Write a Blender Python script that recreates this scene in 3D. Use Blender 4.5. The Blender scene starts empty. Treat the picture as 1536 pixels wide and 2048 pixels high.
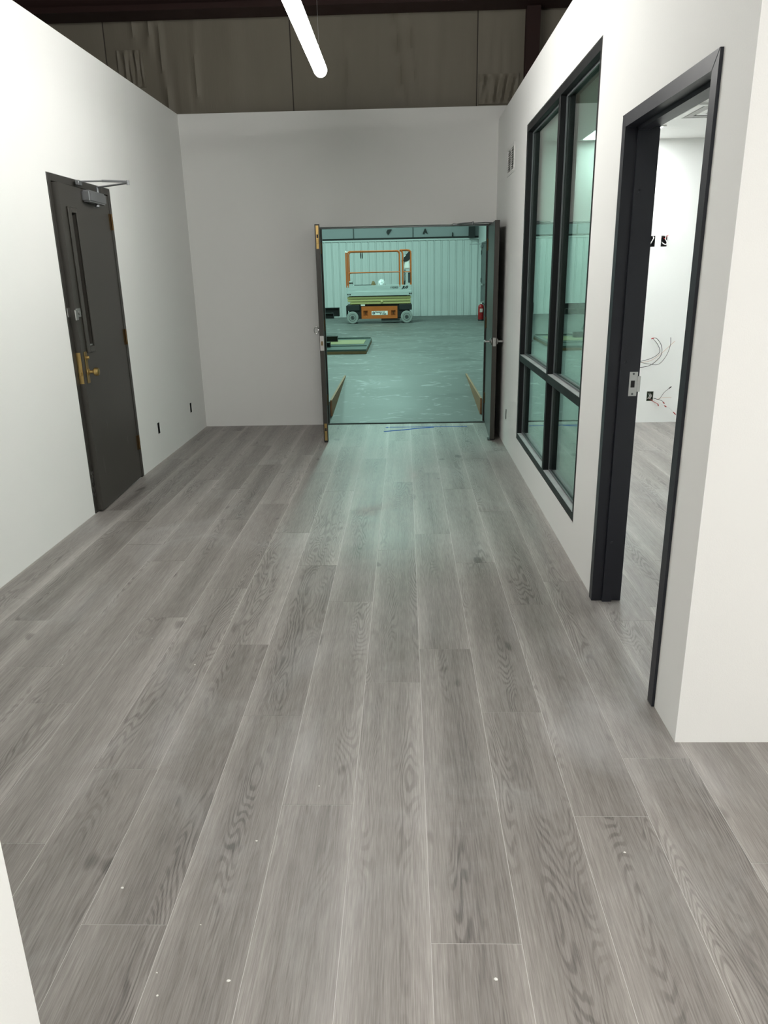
import bpy, bmesh, math, random
from mathutils import Vector, Matrix

# ------------------------------------------------------------------ camera, world, exposure
scene = bpy.context.scene
col = scene.collection
F, PITCH, YAW, ROLL, CAMH = 1486.08, 0.312823, 0.032458, -0.020345, 1.61374
cp, sp, cy_, sy_ = math.cos(PITCH), math.sin(PITCH), math.cos(YAW), math.sin(YAW)
fwd = Vector((-sy_*cp, cy_*cp, -sp)); rgt = Vector((cy_, sy_, 0)); up = rgt.cross(fwd)
r2 = math.cos(ROLL)*rgt + math.sin(ROLL)*up
u2 = -math.sin(ROLL)*rgt + math.cos(ROLL)*up
cd = bpy.data.cameras.new('camera'); cam = bpy.data.objects.new('camera', cd); col.objects.link(cam)
cd.sensor_fit = 'HORIZONTAL'; cd.sensor_width = 36.0; cd.lens = 36.0*F/1536.0
cd.clip_start = 0.05; cd.clip_end = 200
cam.matrix_world = Matrix(((r2.x, u2.x, -fwd.x, 0), (r2.y, u2.y, -fwd.y, 0), (r2.z, u2.z, -fwd.z, CAMH), (0, 0, 0, 1)))
scene.camera = cam
w = bpy.data.worlds.new('world'); scene.world = w; w.use_nodes = True
w.node_tree.nodes['Background'].inputs[0].default_value = (0.8, 0.9, 1, 1)
w.node_tree.nodes['Background'].inputs[1].default_value = 0.01
vs = scene.view_settings
vs.view_transform = 'Standard'; vs.look = 'None'; vs.gamma = 1.0; vs.exposure = 0.20
vs.use_curve_mapping = False
TUBE_LE = 49.0           # pendant tube radiance
TUBE_COL = (1.0, 0.985, 0.945)
PANEL_LE = 28.0           # office troffer radiance
BAY_W = 158.0            # warehouse strip fixture, watts
BAY_COL = (0.60, 1.0, 0.88)

# ------------------------------------------------------------------ layout constants (metres)
D = 8.18; XL = -2.238; XR = 0.944; H = 3.14; HR = 3.02; YC = 2.29
ZW = 0.20; YW = 25.3; XW = 2.37
PW, PL, PA = 0.2286, 1.533, 0.0491

# ------------------------------------------------------------------ helpers
R = random.Random(7)
def link(o): col.objects.link(o); return o
def box(bm, x0, x1, y0, y1, z0, z1, bev=0.0, seg=1):
    v = [bm.verts.new(p) for p in ((x0,y0,z0),(x1,y0,z0),(x1,y1,z0),(x0,y1,z0),(x0,y0,z1),(x1,y0,z1),(x1,y1,z1),(x0,y1,z1))]
    f = [bm.faces.new([v[i] for i in q]) for q in ((0,3,2,1),(4,5,6,7),(0,1,5,4),(1,2,6,5),(2,3,7,6),(3,0,4,7))]
    if bev > 0:
        es = list({e for ff in f for e in ff.edges})
        bmesh.ops.bevel(bm, geom=es, offset=bev, segments=seg, affect='EDGES', clamp_overlap=True)
    return bm
def B(*a, **k): return box(bmesh.new(), *a, **k)
def frame_of(d):
    d = Vector(d).normalized(); a = Vector((0,0,1)) if abs(d.z) < 0.95 else Vector((1,0,0))
    n = d.cross(a).normalized(); return n, d.cross(n).normalized()
def tube(bm, pts, r, n=8, cap=True, closed=False):
    pts = [Vector(p) for p in pts]; rings = []; N = len(pts)
    pn = None
    for i, p in enumerate(pts):
        if closed: d = pts[(i+1) % N]-pts[i-1]
        else: d = pts[min(i+1, N-1)]-pts[max(i-1, 0)]
        d.normalize()
        if pn is None: a, b = frame_of(d)
        else:
            a = (pn - d*pn.dot(d)).normalized(); b = d.cross(a)
        pn = a
        rr = r[i] if isinstance(r, (list, tuple)) else r
        rings.append([bm.verts.new(p + rr*(math.cos(2*math.pi*k/n)*a + math.sin(2*math.pi*k/n)*b)) for k in range(n)])
    M = N if closed else N-1
    for i in range(M):
        A, C = rings[i], rings[(i+1) % N]
        for k in range(n): bm.faces.new((A[k], A[(k+1) % n], C[(k+1) % n], C[k]))
    if cap and not closed: bm.faces.new(rings[0][::-1]); bm.faces.new(rings[-1])
    return bm
def cyl(bm, p0, p1, r, n=16): return tube(bm, [p0, p1], r, n)
def lathe(bm, prof, origin=(0,0,0), axis='Z', n=20):
    o = Vector(origin); rings = []
    def P(r, h, t):
        c, s = r*math.cos(t), r*math.sin(t)
        return o + Vector({'Z': (c, s, h), 'Y': (c, h, s), 'X': (h, c, s)}[axis])
    for r, h in prof: rings.append([bm.verts.new(P(r, h, 2*math.pi*k/n)) for k in range(n)])
    for A, C in zip(rings, rings[1:]):
        for k in range(n): bm.faces.new((A[k], A[(k+1) % n], C[(k+1) % n], C[k]))
    bm.faces.new(rings[0][::-1]); bm.faces.new(rings[-1])
    return bm
def prism(bm, poly, axis, a0, a1):
    """poly: 2D points; extruded along axis ('X','Y','Z') from a0 to a1"""
    def P(p, a): return {'X': (a, p[0], p[1]), 'Y': (p[0], a, p[1]), 'Z': (p[0], p[1], a)}[axis]
    A = [bm.verts.new(P(p, a0)) for p in poly]; C = [bm.verts.new(P(p, a1)) for p in poly]; n = len(poly)
    bm.faces.new(A); bm.faces.new(C[::-1])
    for k in range(n): bm.faces.new((A[k], C[k], C[(k+1) % n], A[(k+1) % n]))
    return bm
def arc(c, r, a0, a1, n, plane='XZ', k=0.0):
    out = []
    for i in range(n+1):
        t = math.radians(a0+(a1-a0)*i/n); u, v = c[0]+r*math.cos(t), c[1]+r*math.sin(t)
        out.append((u, k, v) if plane == 'XZ' else (k, u, v) if plane == 'YZ' else (u, v, k))
    return out
def smooth_path(pts, sub=6):
    P = [Vector(p) for p in pts]; out = []
    for i in range(len(P)-1):
        p0, p1, p2, p3 = P[max(i-1, 0)], P[i], P[i+1], P[min(i+2, len(P)-1)]
        for s in range(sub):
            t = s/sub
            out.append(0.5*((2*p1)+(p2-p0)*t+(2*p0-5*p1+4*p2-p3)*t*t+(3*p1-p0-3*p2+p3)*t**3))
    out.append(P[-1]); return out
def mk(name, bm, mat, parent=None, smooth=False, label=None):
    bmesh.ops.recalc_face_normals(bm, faces=bm.faces)
    me = bpy.data.meshes.new(name); bm.to_mesh(me); bm.free()
    if mat is not None: me.materials.append(mat)
    if smooth:
        for p in me.polygons: p.use_smooth = True
        try: me.set_sharp_from_angle(angle=math.radians(40))
        except Exception: pass
    o = link(bpy.data.objects.new(name, me))
    if parent is not None: o.parent = parent
    if label: o['label'] = label
    return o
def tag(o, label, cat, group=None, kind=None):
    o['label'] = label; o['category'] = cat
    if group: o['group'] = group
    if kind: o['kind'] = kind
    return o
def thing(name, label, cat, loc=(0,0,0), rz=0.0, group=None, kind=None):
    o = link(bpy.data.objects.new(name, None)); o.empty_display_size = 0.1
    o.location = loc; o.rotation_euler = (0, 0, rz)
    return tag(o, label, cat, group, kind)
def copy_tree(o, parent=None):
    c = o.copy(); link(c); c.parent = parent
    for ch in list(o.children): copy_tree(ch, c)
    return c
def text(name, s, size, mat, parent, loc, rot, shear=0.0, ext=0.001, align='LEFT', bold=0.0, sx=1.0):
    cu = bpy.data.curves.new(name, 'FONT'); cu.body = s; cu.size = size; cu.shear = shear; cu.extrude = ext
    cu.align_x = align; cu.offset = bold
    t = bpy.data.objects.new(name+'_curve', cu); link(t)
    me = bpy.data.meshes.new_from_object(t); bpy.data.objects.remove(t); bpy.data.curves.remove(cu)
    me.materials.clear(); me.materials.append(mat); me.name = name
    o = link(bpy.data.objects.new(name, me)); o.parent = parent; o.location = loc; o.rotation_euler = rot; o.scale = (sx, 1, 1)
    return o
def wall_mesh(axis, a0, a1, u0, u1, v0, v1, holes):
    """solid wall of thickness a0..a1 across 'axis', u = the other horizontal axis, v = z; holes = (u0,u1,v0,v1)"""
    us = sorted({u0, u1, *[h[0] for h in holes], *[h[1] for h in holes]}); vsx = sorted({v0, v1, *[h[2] for h in holes], *[h[3] for h in holes]})
    us = [q for q in us if u0 <= q <= u1]; vsx = [q for q in vsx if v0 <= q <= v1]
    bm = bmesh.new(); cache = {}
    def V(a, u, v):
        k = (a, u, v)
        if k not in cache: cache[k] = bm.verts.new((a, u, v) if axis == 'X' else (u, a, v))
        return cache[k]
    nu, nv = len(us)-1, len(vsx)-1
    def solid(i, j):
        if i < 0 or j < 0 or i >= nu or j >= nv: return False
        cu, cv = (us[i]+us[i+1])/2, (vsx[j]+vsx[j+1])/2
        return not any(h[0] < cu < h[1] and h[2] < cv < h[3] for h in holes)
    for i in range(nu):
        for j in range(nv):
            if not solid(i, j): continue
            A, Bq, C, E_ = us[i], us[i+1], vsx[j], vsx[j+1]
            for a in (a0, a1): bm.faces.new((V(a,A,C), V(a,Bq,C), V(a,Bq,E_), V(a,A,E_)))
            if not solid(i-1, j): bm.faces.new((V(a0,A,C), V(a1,A,C), V(a1,A,E_), V(a0,A,E_)))
            if not solid(i+1, j): bm.faces.new((V(a0,Bq,C), V(a1,Bq,C), V(a1,Bq,E_), V(a0,Bq,E_)))
            if not solid(i, j-1): bm.faces.new((V(a0,A,C), V(a1,A,C), V(a1,Bq,C), V(a0,Bq,C)))
            if not solid(i, j+1): bm.faces.new((V(a0,A,E_), V(a1,A,E_), V(a1,Bq,E_), V(a0,Bq,E_)))
    return bm

# ------------------------------------------------------------------ materials
def nt(name):
    m = bpy.data.materials.new(name); m.use_nodes = True; t = m.node_tree; t.nodes.clear()
    out = t.nodes.new('ShaderNodeOutputMaterial'); return m, t, out
def N(t, typ, **k):
    n = t.nodes.new(typ)
    for a, v in k.items():
        if a.startswith('i_'):
            key = a[2:]; key = int(key) if key.isdigit() else key.replace('_', ' ')
            n.inputs[key].default_value = v
        else: setattr(n, a, v)
    return n
def c4(c): return (c[0], c[1], c[2], 1.0)
def pbr(name, c, rough=0.6, metal=0.0, var=0.06, scale=8.0, bump=0.0, bscale=60.0, spec=0.5, stretch=(1,1,1), coat=0.0):
    m, t, out = nt(name)
    b = N(t, 'ShaderNodeBsdfPrincipled'); b.inputs['Roughness'].default_value = rough; b.inputs['Metallic'].default_value = metal
    b.inputs['Specular IOR Level'].default_value = spec; b.inputs['Coat Weight'].default_value = coat
    tc = N(t, 'ShaderNodeTexCoord'); mp = N(t, 'ShaderNodeMapping'); mp.inputs['Scale'].default_value = stretch
    t.links.new(tc.outputs['Object'], mp.inputs[0])
    n = N(t, 'ShaderNodeTexNoise'); n.inputs['Scale'].default_value = scale; n.inputs['Detail'].default_value = 5
    t.links.new(mp.outputs[0], n.inputs['Vector'])
    mx = N(t, 'ShaderNodeMix', data_type='RGBA')
    mx.inputs[6].default_value = c4([max(0, q*(1-var)) for q in c]); mx.inputs[7].default_value = c4([min(1, q*(1+var)) for q in c])
    t.links.new(n.outputs['Fac'], mx.inputs[0]); t.links.new(mx.outputs[2], b.inputs['Base Color'])
    mr = N(t, 'ShaderNodeMapRange'); mr.inputs[3].default_value = max(0.02, rough-0.08); mr.inputs[4].default_value = min(1, rough+0.08)
    t.links.new(n.outputs['Fac'], mr.inputs[0]); t.links.new(mr.outputs[0], b.inputs['Roughness'])
    if bump > 0:
        n2 = N(t, 'ShaderNodeTexNoise'); n2.inputs['Scale'].default_value = bscale; n2.inputs['Detail'].default_value = 3
        t.links.new(mp.outputs[0], n2.inputs['Vector'])
        bp = N(t, 'ShaderNodeBump'); bp.inputs['Strength'].default_value = bump; bp.inputs['Distance'].default_value = 0.004
        t.links.new(n2.outputs['Fac'], bp.inputs['Height']); t.links.new(bp.outputs[0], b.inputs['Normal'])
    t.links.new(b.outputs[0], out.inputs[0]); return m
def emit(name, c, s):
    m, t, out = nt(name); e = N(t, 'ShaderNodeEmission'); e.inputs[0].default_value = c4(c); e.inputs[1].default_value = s
    t.links.new(e.outputs[0], out.inputs[0]); return m
def glass(name, tint, r0=0.04, rough=0.0):
    m, t, out = nt(name)
    lw = N(t, 'ShaderNodeLayerWeight'); lw.inputs[0].default_value = 0.5
    p = N(t, 'ShaderNodeMath', operation='POWER'); p.inputs[1].default_value = 5.0; t.links.new(lw.outputs['Facing'], p.inputs[0])
    ml = N(t, 'ShaderNodeMath', operation='MULTIPLY_ADD'); ml.inputs[1].default_value = 1-r0; ml.inputs[2].default_value = r0
    t.links.new(p.outputs[0], ml.inputs[0])
    tr = N(t, 'ShaderNodeBsdfTransparent'); tr.inputs[0].default_value = c4(tint)
    gl = N(t, 'ShaderNodeBsdfAnisotropic'); gl.inputs['Roughness'].default_value = rough; gl.inputs[0].default_value = (0.95, 1, 0.98, 1)
    mx = N(t, 'ShaderNodeMixShader'); t.links.new(ml.outputs[0], mx.inputs[0]); t.links.new(tr.outputs[0], mx.inputs[1]); t.links.new(gl.outputs[0], mx.inputs[2])
    t.links.new(mx.outputs[0], out.inputs[0]); return m

def mat_plank():
    m, t, out = nt('vinyl_oak_plank'); L = t.links.new
    b = N(t, 'ShaderNodeBsdfPrincipled'); b.inputs['Specular IOR Level'].default_value = 0.5
    tc = N(t, 'ShaderNodeTexCoord'); oi = N(t, 'ShaderNodeObjectInfo'); geo = N(t, 'ShaderNodeNewGeometry')
    off = N(t, 'ShaderNodeCombineXYZ')
    mo = N(t, 'ShaderNodeMath', operation='MULTIPLY'); mo.inputs[1].default_value = 37.0; L(oi.outputs['Random'], mo.inputs[0])
    L(mo.outputs[0], off.inputs[0]); L(mo.outputs[0], off.inputs[1]); L(mo.outputs[0], off.inputs[2])
    ad = N(t, 'ShaderNodeVectorMath', operation='ADD'); L(tc.outputs['Object'], ad.inputs[0]); L(off.outputs[0], ad.inputs[1])
    def noise(sc, scale, detail=4, rough=0.55, dist=0.0):
        mp = N(t, 'ShaderNodeMapping'); mp.inputs['Scale'].default_value = sc; L(ad.outputs[0], mp.inputs[0])
        n = N(t, 'ShaderNodeTexNoise'); n.inputs['Scale'].default_value = scale; n.inputs['Detail'].default_value = detail
        n.inputs['Roughness'].default_value = rough; n.inputs['Distortion'].default_value = dist; L(mp.outputs[0], n.inputs['Vector']); return n
    def math(op, a, bb=None, cc=None):
        n = N(t, 'ShaderNodeMath', operation=op)
        for i, q in enumerate((a, bb, cc)):
            if q is None: continue
            if isinstance(q, (int, float)): n.inputs[i].default_value = q
            else: L(q, n.inputs[i])
        return n.outputs[0]
    def ramp(v, a, bb, c=0.0, d=1.0):
        n = N(t, 'ShaderNodeMapRange', interpolation_type='SMOOTHSTEP'); n.inputs[1].default_value = a; n.inputs[2].default_value = bb
        n.inputs[3].default_value = c; n.inputs[4].default_value = d; L(v, n.inputs[0]); return n.outputs[0]
    field = noise((6.5, 0.95, 1), 1.0, 2.0, 0.45).outputs['Fac']         # contour lines of this field make the cathedral figure
    wob = noise((40, 6, 1), 1.0, 3).outputs['Fac']
    fld = math('ADD', math('MULTIPLY', field, 36.0), math('MULTIPLY', wob, 0.9))
    rings = math('MULTIPLY_ADD', math('SINE', math('MULTIPLY', fld, 6.283)), 0.5, 0.5)
    # figure shows strongest along the heart of the board
    heart = ramp(noise((7, 0.55, 1), 1.0, 1.5).outputs['Fac'], 0.51, 0.65)
    rings_m = math('MULTIPLY', ramp(rings, 0.35, 0.95), heart)
    fib = noise((300, 11, 1), 1.0, 3, 0.6).outputs['Fac']
    fib2 = noise((90, 2.2, 1), 1.0, 3, 0.6).outputs['Fac']
    streak = noise((13, 0.7, 1), 1.0, 3, 0.55).outputs['Fac']
    knot = ramp(noise((9, 4.2, 1), 1.0, 1.0).outputs['Fac'], 0.715, 0.79)
    v = math('ADD', 0.5, math('MULTIPLY', math('SUBTRACT', streak, 0.5), 0.60))
    v = math('ADD', v, math('MULTIPLY', math('SUBTRACT', oi.outputs['Random'], 0.5), 0.17))
    v = math('ADD', v, math('MULTIPLY', math('SUBTRACT', fib, 0.5), 0.85))
    v = math('ADD', v, math('MULTIPLY', math('SUBTRACT', fib2, 0.5), 0.34))
    v = math('SUBTRACT', v, math('MULTIPLY', rings_m, 0.24))
    v = math('SUBTRACT', v, math('MULTIPLY', knot, 0.35))
    sx = N(t, 'ShaderNodeSeparateXYZ'); L(tc.outputs['Object'], sx.inputs[0])
    edge = math('POWER', math('ABSOLUTE', math('MULTIPLY', math('ADD', sx.outputs[0], math('MULTIPLY', math('SUBTRACT', oi.outputs['Random'], 0.5), 0.06)), 8.7)), 2.0)
    v = math('ADD', v, math('MULTIPLY', math('MINIMUM', edge, 1.2), 0.22)); v = math('SUBTRACT', v, 0.05)   # darker heartwood, paler sapwood edges
    cr = N(t, 'ShaderNodeValToRGB'); L(v, cr.inputs[0])
    e = cr.color_ramp.elements; e[0].position = 0.0; e[0].color = (0.096, 0.087, 0.080, 1); e[1].position = 1.0; e[1].color = (0.50, 0.475, 0.447, 1)
    k = e.new(0.36); k.color = (0.222, 0.202, 0.187, 1); k = e.new(0.66); k.color = (0.332, 0.307, 0.286, 1)
    # drywall dust smeared over the boards, in cloudy patches of its own
    mpd = N(t, 'ShaderNodeMapping'); mpd.inputs['Scale'].default_value = (1.1, 0.8, 1); L(geo.outputs['Position'], mpd.inputs[0])
    d1 = N(t, 'ShaderNodeTexNoise'); d1.inputs['Scale'].default_value = 1.7; d1.inputs['Detail'].default_value = 7; d1.inputs['Distortion'].default_value = 0.8; d1.inputs['Roughness'].default_value = 0.62
    L(mpd.outputs[0], d1.inputs['Vector'])
    dust = ramp(d1.outputs['Fac'], 0.46, 0.78, 0.0, 0.34)
    mx = N(t, 'ShaderNodeMix', data_type='RGBA'); mx.inputs[7].default_value = (0.56, 0.56, 0.555, 1)
    L(dust, mx.inputs[0]); L(cr.outputs[0], mx.inputs[6]); L(mx.outputs[2], b.inputs['Base Color'])
    ro = math('ADD', 0.36, math('ADD', math('MULTIPLY', dust, 0.5), math('MULTIPLY', fib, 0.08))); L(ro, b.inputs['Roughness'])
    bp = N(t, 'ShaderNodeBump'); bp.inputs['Strength'].default_value = 0.25; bp.inputs['Distance'].default_value = 0.0012
    L(math('ADD', fib, math('MULTIPLY', rings_m, -0.6)), bp.inputs['Height']); L(bp.outputs[0], b.inputs['Normal'])
    L(b.outputs[0], out.inputs[0]); return m

def mat_concrete(name, c, rough=0.3):
    m, t, out = nt(name); L = t.links.new
    b = N(t, 'ShaderNodeBsdfPrincipled'); geo = N(t, 'ShaderNodeNewGeometry')
    mp = N(t, 'ShaderNodeMapping'); mp.inputs['Scale'].default_value = (0.55, 0.9, 1); L(geo.outputs['Position'], mp.inputs[0])
    n1 = N(t, 'ShaderNodeTexNoise'); n1.inputs['Scale'].default_value = 1.1; n1.inputs['Detail'].default_value = 8; n1.inputs['Distortion'].default_value = 1.6; n1.inputs['Roughness'].default_value = 0.62
    L(mp.outputs[0], n1.inputs['Vector'])
    n2 = N(t, 'ShaderNodeTexNoise'); n2.inputs['Scale'].default_value = 5.0; n2.inputs['Detail'].default_value = 6; n2.inputs['Distortion'].default_value = 2.2
    L(mp.outputs[0], n2.inputs['Vector'])
    cr = N(t, 'ShaderNodeValToRGB'); e = cr.color_ramp.elements
    e[0].position = 0.28; e[0].color = c4([q*0.72 for q in c]); e[1].position = 0.75; e[1].color = c4([q*1.25 for q in c])
    k = e.new(0.5); k.color = c4(c)
    L(n1.outputs['Fac'], cr.inputs[0])
    # chalky scuffs
    mr = N(t, 'ShaderNodeMapRange', interpolation_type='SMOOTHSTEP'); mr.inputs[1].default_value = 0.56; mr.inputs[2].default_value = 0.78; mr.inputs[4].default_value = 0.45
    L(n2.outputs['Fac'], mr.inputs[0])
    mx = N(t, 'ShaderNodeMix', data_type='RGBA'); mx.inputs[7].default_value = (0.55, 0.56, 0.55, 1)
    L(mr.outputs[0], mx.inputs[0]); L(cr.outputs[0], mx.inputs[6]); L(mx.outputs[2], b.inputs['Base Color'])
    rr = N(t, 'ShaderNodeMapRange'); rr.inputs[3].default_value = rough-0.08; rr.inputs[4].default_value = rough+0.3
    L(n1.outputs['Fac'], rr.inputs[0]); L(rr.outputs[0], b.inputs['Roughness'])
    L(b.outputs[0], out.inputs[0]); return m

def mat_paint_door(name, c, rough=0.38):
    """dark painted steel with pale scuffs and scratches"""
    m, t, out = nt(name); L = t.links.new
    b = N(t, 'ShaderNodeBsdfPrincipled'); b.inputs['Roughness'].default_value = rough
    tc = N(t, 'ShaderNodeTexCoord')
    mp = N(t, 'ShaderNodeMapping'); mp.inputs['Scale'].default_value = (14, 14, 2.0); mp.inputs['Rotation'].default_value = (0.25, 0.3, 0); L(tc.outputs['Object'], mp.inputs[0])
    n = N(t, 'ShaderNodeTexNoise'); n.inputs['Scale'].default_value = 1.6; n.inputs['Detail'].default_value = 6; n.inputs['Distortion'].default_value = 0.6; L(mp.outputs[0], n.inputs['Vector'])
    mr = N(t, 'ShaderNodeMapRange', interpolation_type='SMOOTHSTEP'); mr.inputs[1].default_value = 0.66; mr.inputs[2].default_value = 0.80; mr.inputs[4].default_value = 0.35
    L(n.outputs['Fac'], mr.inputs[0])
    n2 = N(t, 'ShaderNodeTexNoise'); n2.inputs['Scale'].default_value = 2.0; n2.inputs['Detail'].default_value = 3; L(tc.outputs['Object'], n2.inputs['Vector'])
    m1 = N(t, 'ShaderNodeMix', data_type='RGBA'); m1.inputs[6].default_value = c4([q*0.85 for q in c]); m1.inputs[7].default_value = c4([q*1.15 for q in c]); L(n2.outputs['Fac'], m1.inputs[0])
    m2 = N(t, 'ShaderNodeMix', data_type='RGBA'); m2.inputs[7].default_value = (0.2, 0.195, 0.18, 1); L(mr.outputs[0], m2.inputs[0]); L(m1.outputs[2], m2.inputs[6])
    L(m2.outputs[2], b.inputs['Base Color']); L(b.outputs[0], out.inputs[0]); return m

M = {}
M['wall'] = pbr('painted_drywall', (0.87, 0.872, 0.852), 0.75, var=0.015, scale=1.4, bump=0.10, bscale=220, spec=0.3)
M['wall_edge'] = pbr('raw_drywall_edge', (0.70, 0.68, 0.60), 0.9, var=0.12, scale=30)
M['ceil'] = pbr('office_ceiling_white', (0.82, 0.82, 0.80), 0.85, var=0.03, scale=30, spec=0.2)
M['plank'] = mat_plank()
M['subfloor'] = pbr('pale_joint_filler', (0.62, 0.61, 0.59), 0.9, var=0.15, scale=20)  # shows as pale lines between the planks
M['conc'] = mat_concrete('sealed_concrete', (0.102, 0.109, 0.102), 0.40)
M['insul'] = pbr('vinyl_faced_insulation', (0.26, 0.235, 0.185), 0.55, var=0.05, scale=3, bump=0.25, bscale=14, stretch=(4, 1, 0.4))
M['insul_d'] = pbr('grey_insulation_facing', (0.30, 0.32, 0.33), 0.6, var=0.05, scale=3)
M['seam'] = pbr('dark_seam_tape', (0.07, 0.06, 0.05), 0.7)
M['redsteel'] = pbr('red_oxide_steel', (0.030, 0.010, 0.008), 0.7, var=0.15, scale=6)
M['roof'] = pbr('dark_roof_deck', (0.05, 0.047, 0.045), 0.85, var=0.1)
M['liner'] = pbr('white_liner_panel', (0.62, 0.65, 0.64), 0.42, var=0.03, scale=2)
M['brown'] = mat_paint_door('dark_brown_door_paint', (0.043, 0.040, 0.034))
M['brown_f'] = mat_paint_door('dark_brown_frame_paint', (0.036, 0.034, 0.029))
M['navy'] = pbr('navy_black_frame_paint', (0.012, 0.0135, 0.021), 0.38, var=0.08, scale=4)
M['alum'] = pbr('black_anodised_aluminium', (0.008, 0.009, 0.010), 0.5, var=0.1, scale=5, spec=0.22)
M['alum_dust'] = pbr('dusty_black_aluminium', (0.36, 0.365, 0.37), 0.55, var=0.35, scale=9, stretch=(3, 1, 1))
M['gasket'] = pbr('grey_glazing_gasket', (0.10, 0.11, 0.115), 0.4, var=0.1)
M['glass'] = glass('window_glass', (0.79, 0.87, 0.84))
M['darkglass'] = pbr('dark_vision_glass', (0.006, 0.006, 0.006), 0.12, var=0.0)
M['brass'] = pbr('tarnished_brass', (0.46, 0.32, 0.125), 0.34, metal=1.0, var=0.2, scale=25)
M['brass_d'] = pbr('brown_bronze_hinge', (0.12, 0.072, 0.030), 0.5, metal=0.8, var=0.25, scale=25)
M['steel'] = pbr('brushed_steel', (0.55, 0.55, 0.54), 0.32, metal=1.0, var=0.1, scale=30)
M['closer'] = pbr('grey_closer_paint', (0.24, 0.25, 0.26), 0.35, metal=0.6, var=0.08)
M['black'] = pbr('matte_black', (0.008, 0.008, 0.008), 0.6, var=0.1)
M['blacksteel'] = pbr('black_painted_steel', (0.008, 0.009, 0.0095), 0.55, var=0.15)
M['white_metal'] = pbr('white_enamel', (0.78, 0.78, 0.76), 0.4, var=0.02)
M['grille'] = pbr('grey_louvre', (0.35, 0.345, 0.33), 0.5)
M['tubelamp'] = emit('lit_tube_diffuser', TUBE_COL, TUBE_LE)
M['panel'] = emit('lit_troffer_diffuser', (0.95, 1.0, 0.99), PANEL_LE)
M['tape'] = pbr('blue_masking_tape', (0.008, 0.075, 0.36), 0.8, var=0.1, scale=30, spec=0.15)
M['wood'] = pbr('raw_form_board', (0.27, 0.15, 0.075), 0.7, var=0.25, scale=6, stretch=(8, 1, 8))
M['rubber'] = pbr('black_rubber_strip', (0.008, 0.008, 0.008), 0.7)
M['chip'] = pbr('white_debris', (0.85, 0.84, 0.80), 0.8)
M['copper'] = pbr('copper_wire', (0.60, 0.33, 0.20), 0.45, metal=0.7, var=0.1)
M['wire_blk'] = pbr('black_wire_insulation', (0.03, 0.026, 0.028), 0.5)
M['wire_wht'] = pbr('white_wire_insulation', (0.72, 0.70, 0.68), 0.5)
M['wire_red'] = pbr('red_wire_insulation', (0.40, 0.02, 0.02), 0.5)
M['boxgrn'] = pbr('galvanised_box', (0.10, 0.13, 0.09), 0.6, var=0.4, scale=60)
M['orange'] = pbr('orange_lift_paint', (0.44, 0.105, 0.015), 0.42, var=0.12, scale=5)
M['liftgrey'] = pbr('pale_grey_lift_paint', (0.40, 0.44, 0.43), 0.45, var=0.15, scale=4, stretch=(1, 1, 6))
M['lime'] = pbr('cream_scissor_paint', (0.42, 0.375, 0.155), 0.45, var=0.15, scale=6, stretch=(1, 1, 8))
M['tyre'] = pbr('grey_nonmarking_tyre', (0.24, 0.255, 0.24), 0.8, var=0.12, scale=12)
M['hub'] = pbr('dark_hub', (0.03, 0.033, 0.033), 0.6, var=0.3, scale=20)
M['sticker'] = pbr('white_sticker', (0.80, 0.78, 0.74), 0.5)
M['ink'] = pbr('black_ink', (0.012, 0.014, 0.016), 0.5)
M['ink_blue'] = pbr('dark_blue_ink', (0.02, 0.03, 0.06), 0.5)
M['bag'] = pbr('crumpled_clear_plastic', (0.72, 0.76, 0.75), 0.25, var=0.05, scale=20)
M['kraft'] = pbr('brown_paper', (0.22, 0.15, 0.07), 0.8, var=0.3, scale=30)
M['red'] = pbr('red_cylinder_paint', (0.26, 0.006, 0.008), 0.3, var=0.1)
M['ply'] = pbr('brown_sheet_edge', (0.14, 0.085, 0.035), 0.7, var=0.3, scale=12)
M['greenpanel'] = pbr('dark_green_metal', (0.05, 0.075, 0.065), 0.35, var=0.15, scale=4)
M['yellowpanel'] = pbr('olive_yellow_panel', (0.22, 0.215, 0.10), 0.4, var=0.15, scale=3, stretch=(1, 5, 1))
M['greydoor'] = pbr('slate_grey_door', (0.075, 0.085, 0.085), 0.4, var=0.1)
M['strip_housing'] = pbr('white_fixture_housing', (0.75, 0.75, 0.74), 0.5)

# ================================================================== STRUCTURE
# --- plank floor of the hall and the office
fl = mk('floor', B(-2.9, 5.2, -5.0, 8.18, -0.10, -0.0007), M['subfloor'])
tag(fl, 'grey oak-look vinyl plank floor running down the hall and into the office', 'floor', kind='structure')
joint = {-8: 2.84, -7: 2.55, -6: 1.79, -5: 2.14, -4: 1.50, -3: 2.46, -2: 1.96, -1: 2.70, 0: 1.45, 1: 2.48, 2: 1.91, 3: 2.20}
pm = {}
def plank(x0, x1, y0, y1):
    g = 0.0009; wdt, ln = round(x1-x0-2*g, 4), round(y1-y0-2*g, 4)
    if wdt < 0.01 or ln < 0.02: return
    if (wdt, ln) not in pm:
        bm = B(-wdt/2, wdt/2, -ln/2, ln/2, -0.0035, 0.0)
        bmesh.ops.recalc_face_normals(bm, faces=bm.faces)
        me = bpy.data.meshes.new('plank'); bm.to_mesh(me); bm.free(); me.materials.append(M['plank']); pm[(wdt, ln)] = me
    o = link(bpy.data.objects.new('plank', pm[(wdt, ln)])); o.parent = fl; o.location = ((x0+x1)/2, (y0+y1)/2, 0)
FX0, FX1, FY0, FY1 = XL+0.003, 4.99, -0.9, D-0.006
k = math.floor((FX0-PA)/PW)
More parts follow.
